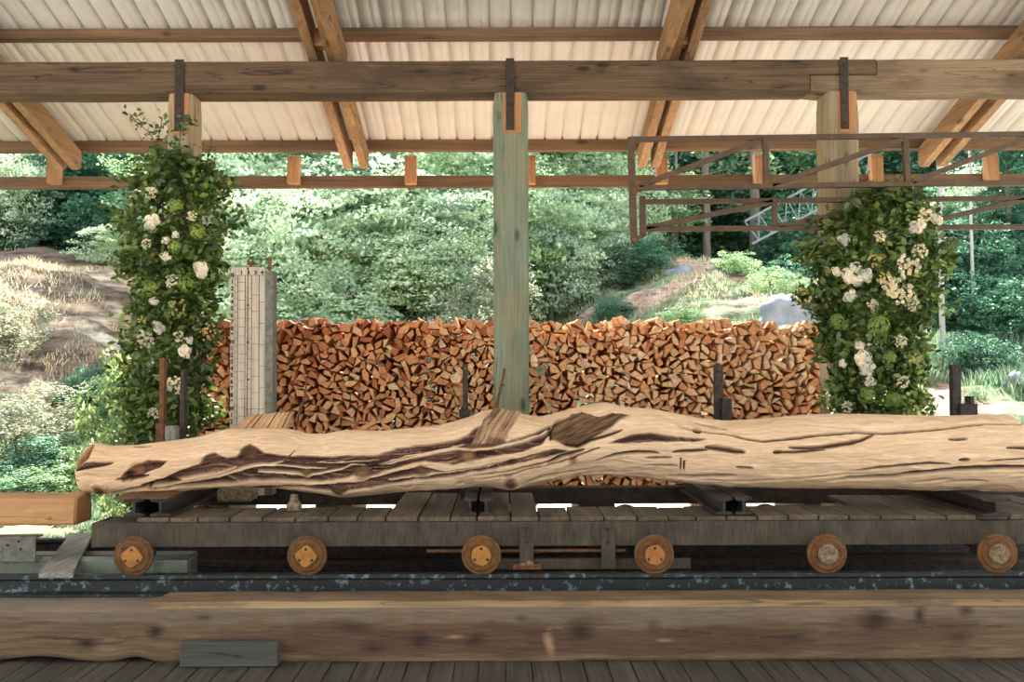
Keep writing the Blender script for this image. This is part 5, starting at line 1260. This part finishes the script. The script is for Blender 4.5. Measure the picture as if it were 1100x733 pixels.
flower_column('flower_column', 'tall hanging column of greenery and white flowers on the leftmost post', [(172, 178, 202), (186, 160, 222), (200, 155, 238), (225, 142, 246), (245, 132, 246), (262, 142, 240), (280, 136, 234), (300, 140, 236), (320, 150, 230), (345, 146, 228), (370, 138, 224), (400, 138, 220), (430, 138, 222), (455, 140, 216), (475, 142, 212), (540, 145, 205)], 8.12, .24, 9500,
 [(164, 239, 8.5, 'rose'), (162, 207, 6, 'cream'), (206, 232, 5, 'cream'), (222, 237, 4.5, 'cream'), (188, 222, 9, 'green'), (213, 249, 9, 'green'), (189, 252, 4, 'white'), (187, 265, 7.5, 'green'), (178, 259, 4, 'white'), (178, 276, 5, 'white'), (216, 290, 9, 'rose'), (200, 305, 9.5, 'green'), (184, 302, 6, 'cream'), (165, 324, 5, 'white'), (191, 330, 8, 'yellow'), (170, 352, 7, 'white'), (157, 365, 8.5, 'cream'), (192, 362, 5.5, 'cream'), (224, 355, 7, 'yellow'), (198, 378, 7, 'white'), (153, 343, 4, 'yellow'), (187, 415, 8.5, 'cream'), (165, 445, 5.5, 'cream'), (175, 388, 3, 'white'), (158, 262, 5, 'cream'), (160, 310, 9, 'green'), (140, 395, 6, 'yellow'), (204, 366, 4, 'white')],
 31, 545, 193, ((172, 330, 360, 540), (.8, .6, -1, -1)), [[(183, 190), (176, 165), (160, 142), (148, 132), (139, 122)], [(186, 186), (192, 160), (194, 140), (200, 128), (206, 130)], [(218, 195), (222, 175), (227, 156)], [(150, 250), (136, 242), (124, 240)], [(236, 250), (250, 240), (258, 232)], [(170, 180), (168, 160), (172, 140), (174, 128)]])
flower_column('flower_column', 'tall bushy column of greenery, white and pinkish flowers on the right-hand post', [(206, 932, 962), (222, 925, 982), (240, 888, 990), (258, 882, 1008), (275, 876, 1006), (300, 868, 1002), (320, 872, 1000), (340, 876, 990), (360, 884, 986), (380, 890, 984), (410, 894, 985), (440, 900, 976), (545, 905, 970)], 8.12, .26, 10500,
 [(906, 257, 6, 'white'), (919, 297, 12, 'white'), (930, 296, 8, 'white'), (913, 319, 7, 'white'), (945, 254, 5.5, 'cream'), (995, 231, 7, 'cream'), (1006, 236, 7, 'white'), (986, 244, 8, 'white'), (976, 285, 11, 'cream'), (966, 311, 13, 'cream'), (955, 306, 8, 'cream'), (937, 328, 6, 'cream'), (944, 350, 12, 'green'), (924, 371, 5, 'white'), (927, 385, 11, 'white'), (931, 397, 9, 'white'), (935, 411, 6, 'white'), (910, 437, 5.5, 'cream'), (968, 367, 6, 'cream'), (980, 326, 7, 'cream'), (898, 292, 5, 'white'), (932, 425, 9, 'green'), (950, 300, 7, 'yellow'), (970, 411, 6, 'cream'), (905, 391, 4, 'white'), (900, 345, 8, 'green'), (955, 385, 8, 'green'), (940, 280, 6, 'yellow'), (982, 385, 6, 'yellow'), (960, 430, 8, 'green'), (862, 316, 8, 'yellow'), (988, 270, 7, 'cream')],
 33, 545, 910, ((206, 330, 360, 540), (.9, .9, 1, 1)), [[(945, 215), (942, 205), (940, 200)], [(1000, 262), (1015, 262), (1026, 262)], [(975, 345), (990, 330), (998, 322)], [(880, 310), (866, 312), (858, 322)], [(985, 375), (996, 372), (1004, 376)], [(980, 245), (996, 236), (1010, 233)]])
# thin pole right of the right column
# =================================================================== LIGHT
sd_ = bpy.data.lights.new('sun', 'SUN'); sd_.energy = 21; sd_.angle = R(1.0); sd_.color = (1, .95, .87)
so = bpy.data.objects.new('sun', sd_); COL.objects.link(so)
el, az = R(46), R(-3)   # from behind, a little to the right
dirv = Vector((math.sin(az)*math.cos(el), math.cos(az)*math.cos(el), math.sin(el)))
so.rotation_euler = dirv.to_track_quat('Z', 'Y').to_euler(); so.location = (5, 20, 20)
w = bpy.data.worlds.new('sky'); SC.world = w; w.use_nodes = True; t = w.node_tree; t.nodes.clear()
out = t.nodes.new('ShaderNodeOutputWorld'); bg = t.nodes.new('ShaderNodeBackground'); tc = t.nodes.new('ShaderNodeTexCoord'); sp = t.nodes.new('ShaderNodeSeparateXYZ')
t.links.new(tc.outputs['Generated'], sp.inputs[0])
rp = ramp(t, sp.outputs['Z'], [(0, (1.0, .96, .90)), (.25, (.94, .96, .98)), (.8, (.72, .84, 1.0))])
t.links.new(rp.outputs[0], bg.inputs['Color']); bg.inputs['Strength'].default_value = 2.0; t.links.new(bg.outputs[0], out.inputs['Surface'])
SC.view_settings.view_transform = 'Standard'; SC.view_settings.look = 'None'; SC.view_settings.gamma = 1; SC.view_settings.use_curve_mapping = False
SC.view_settings.exposure = 0.2
SC.cycles.max_bounces = 8; SC.cycles.diffuse_bounces = 5; SC.cycles.transparent_max_bounces = 4
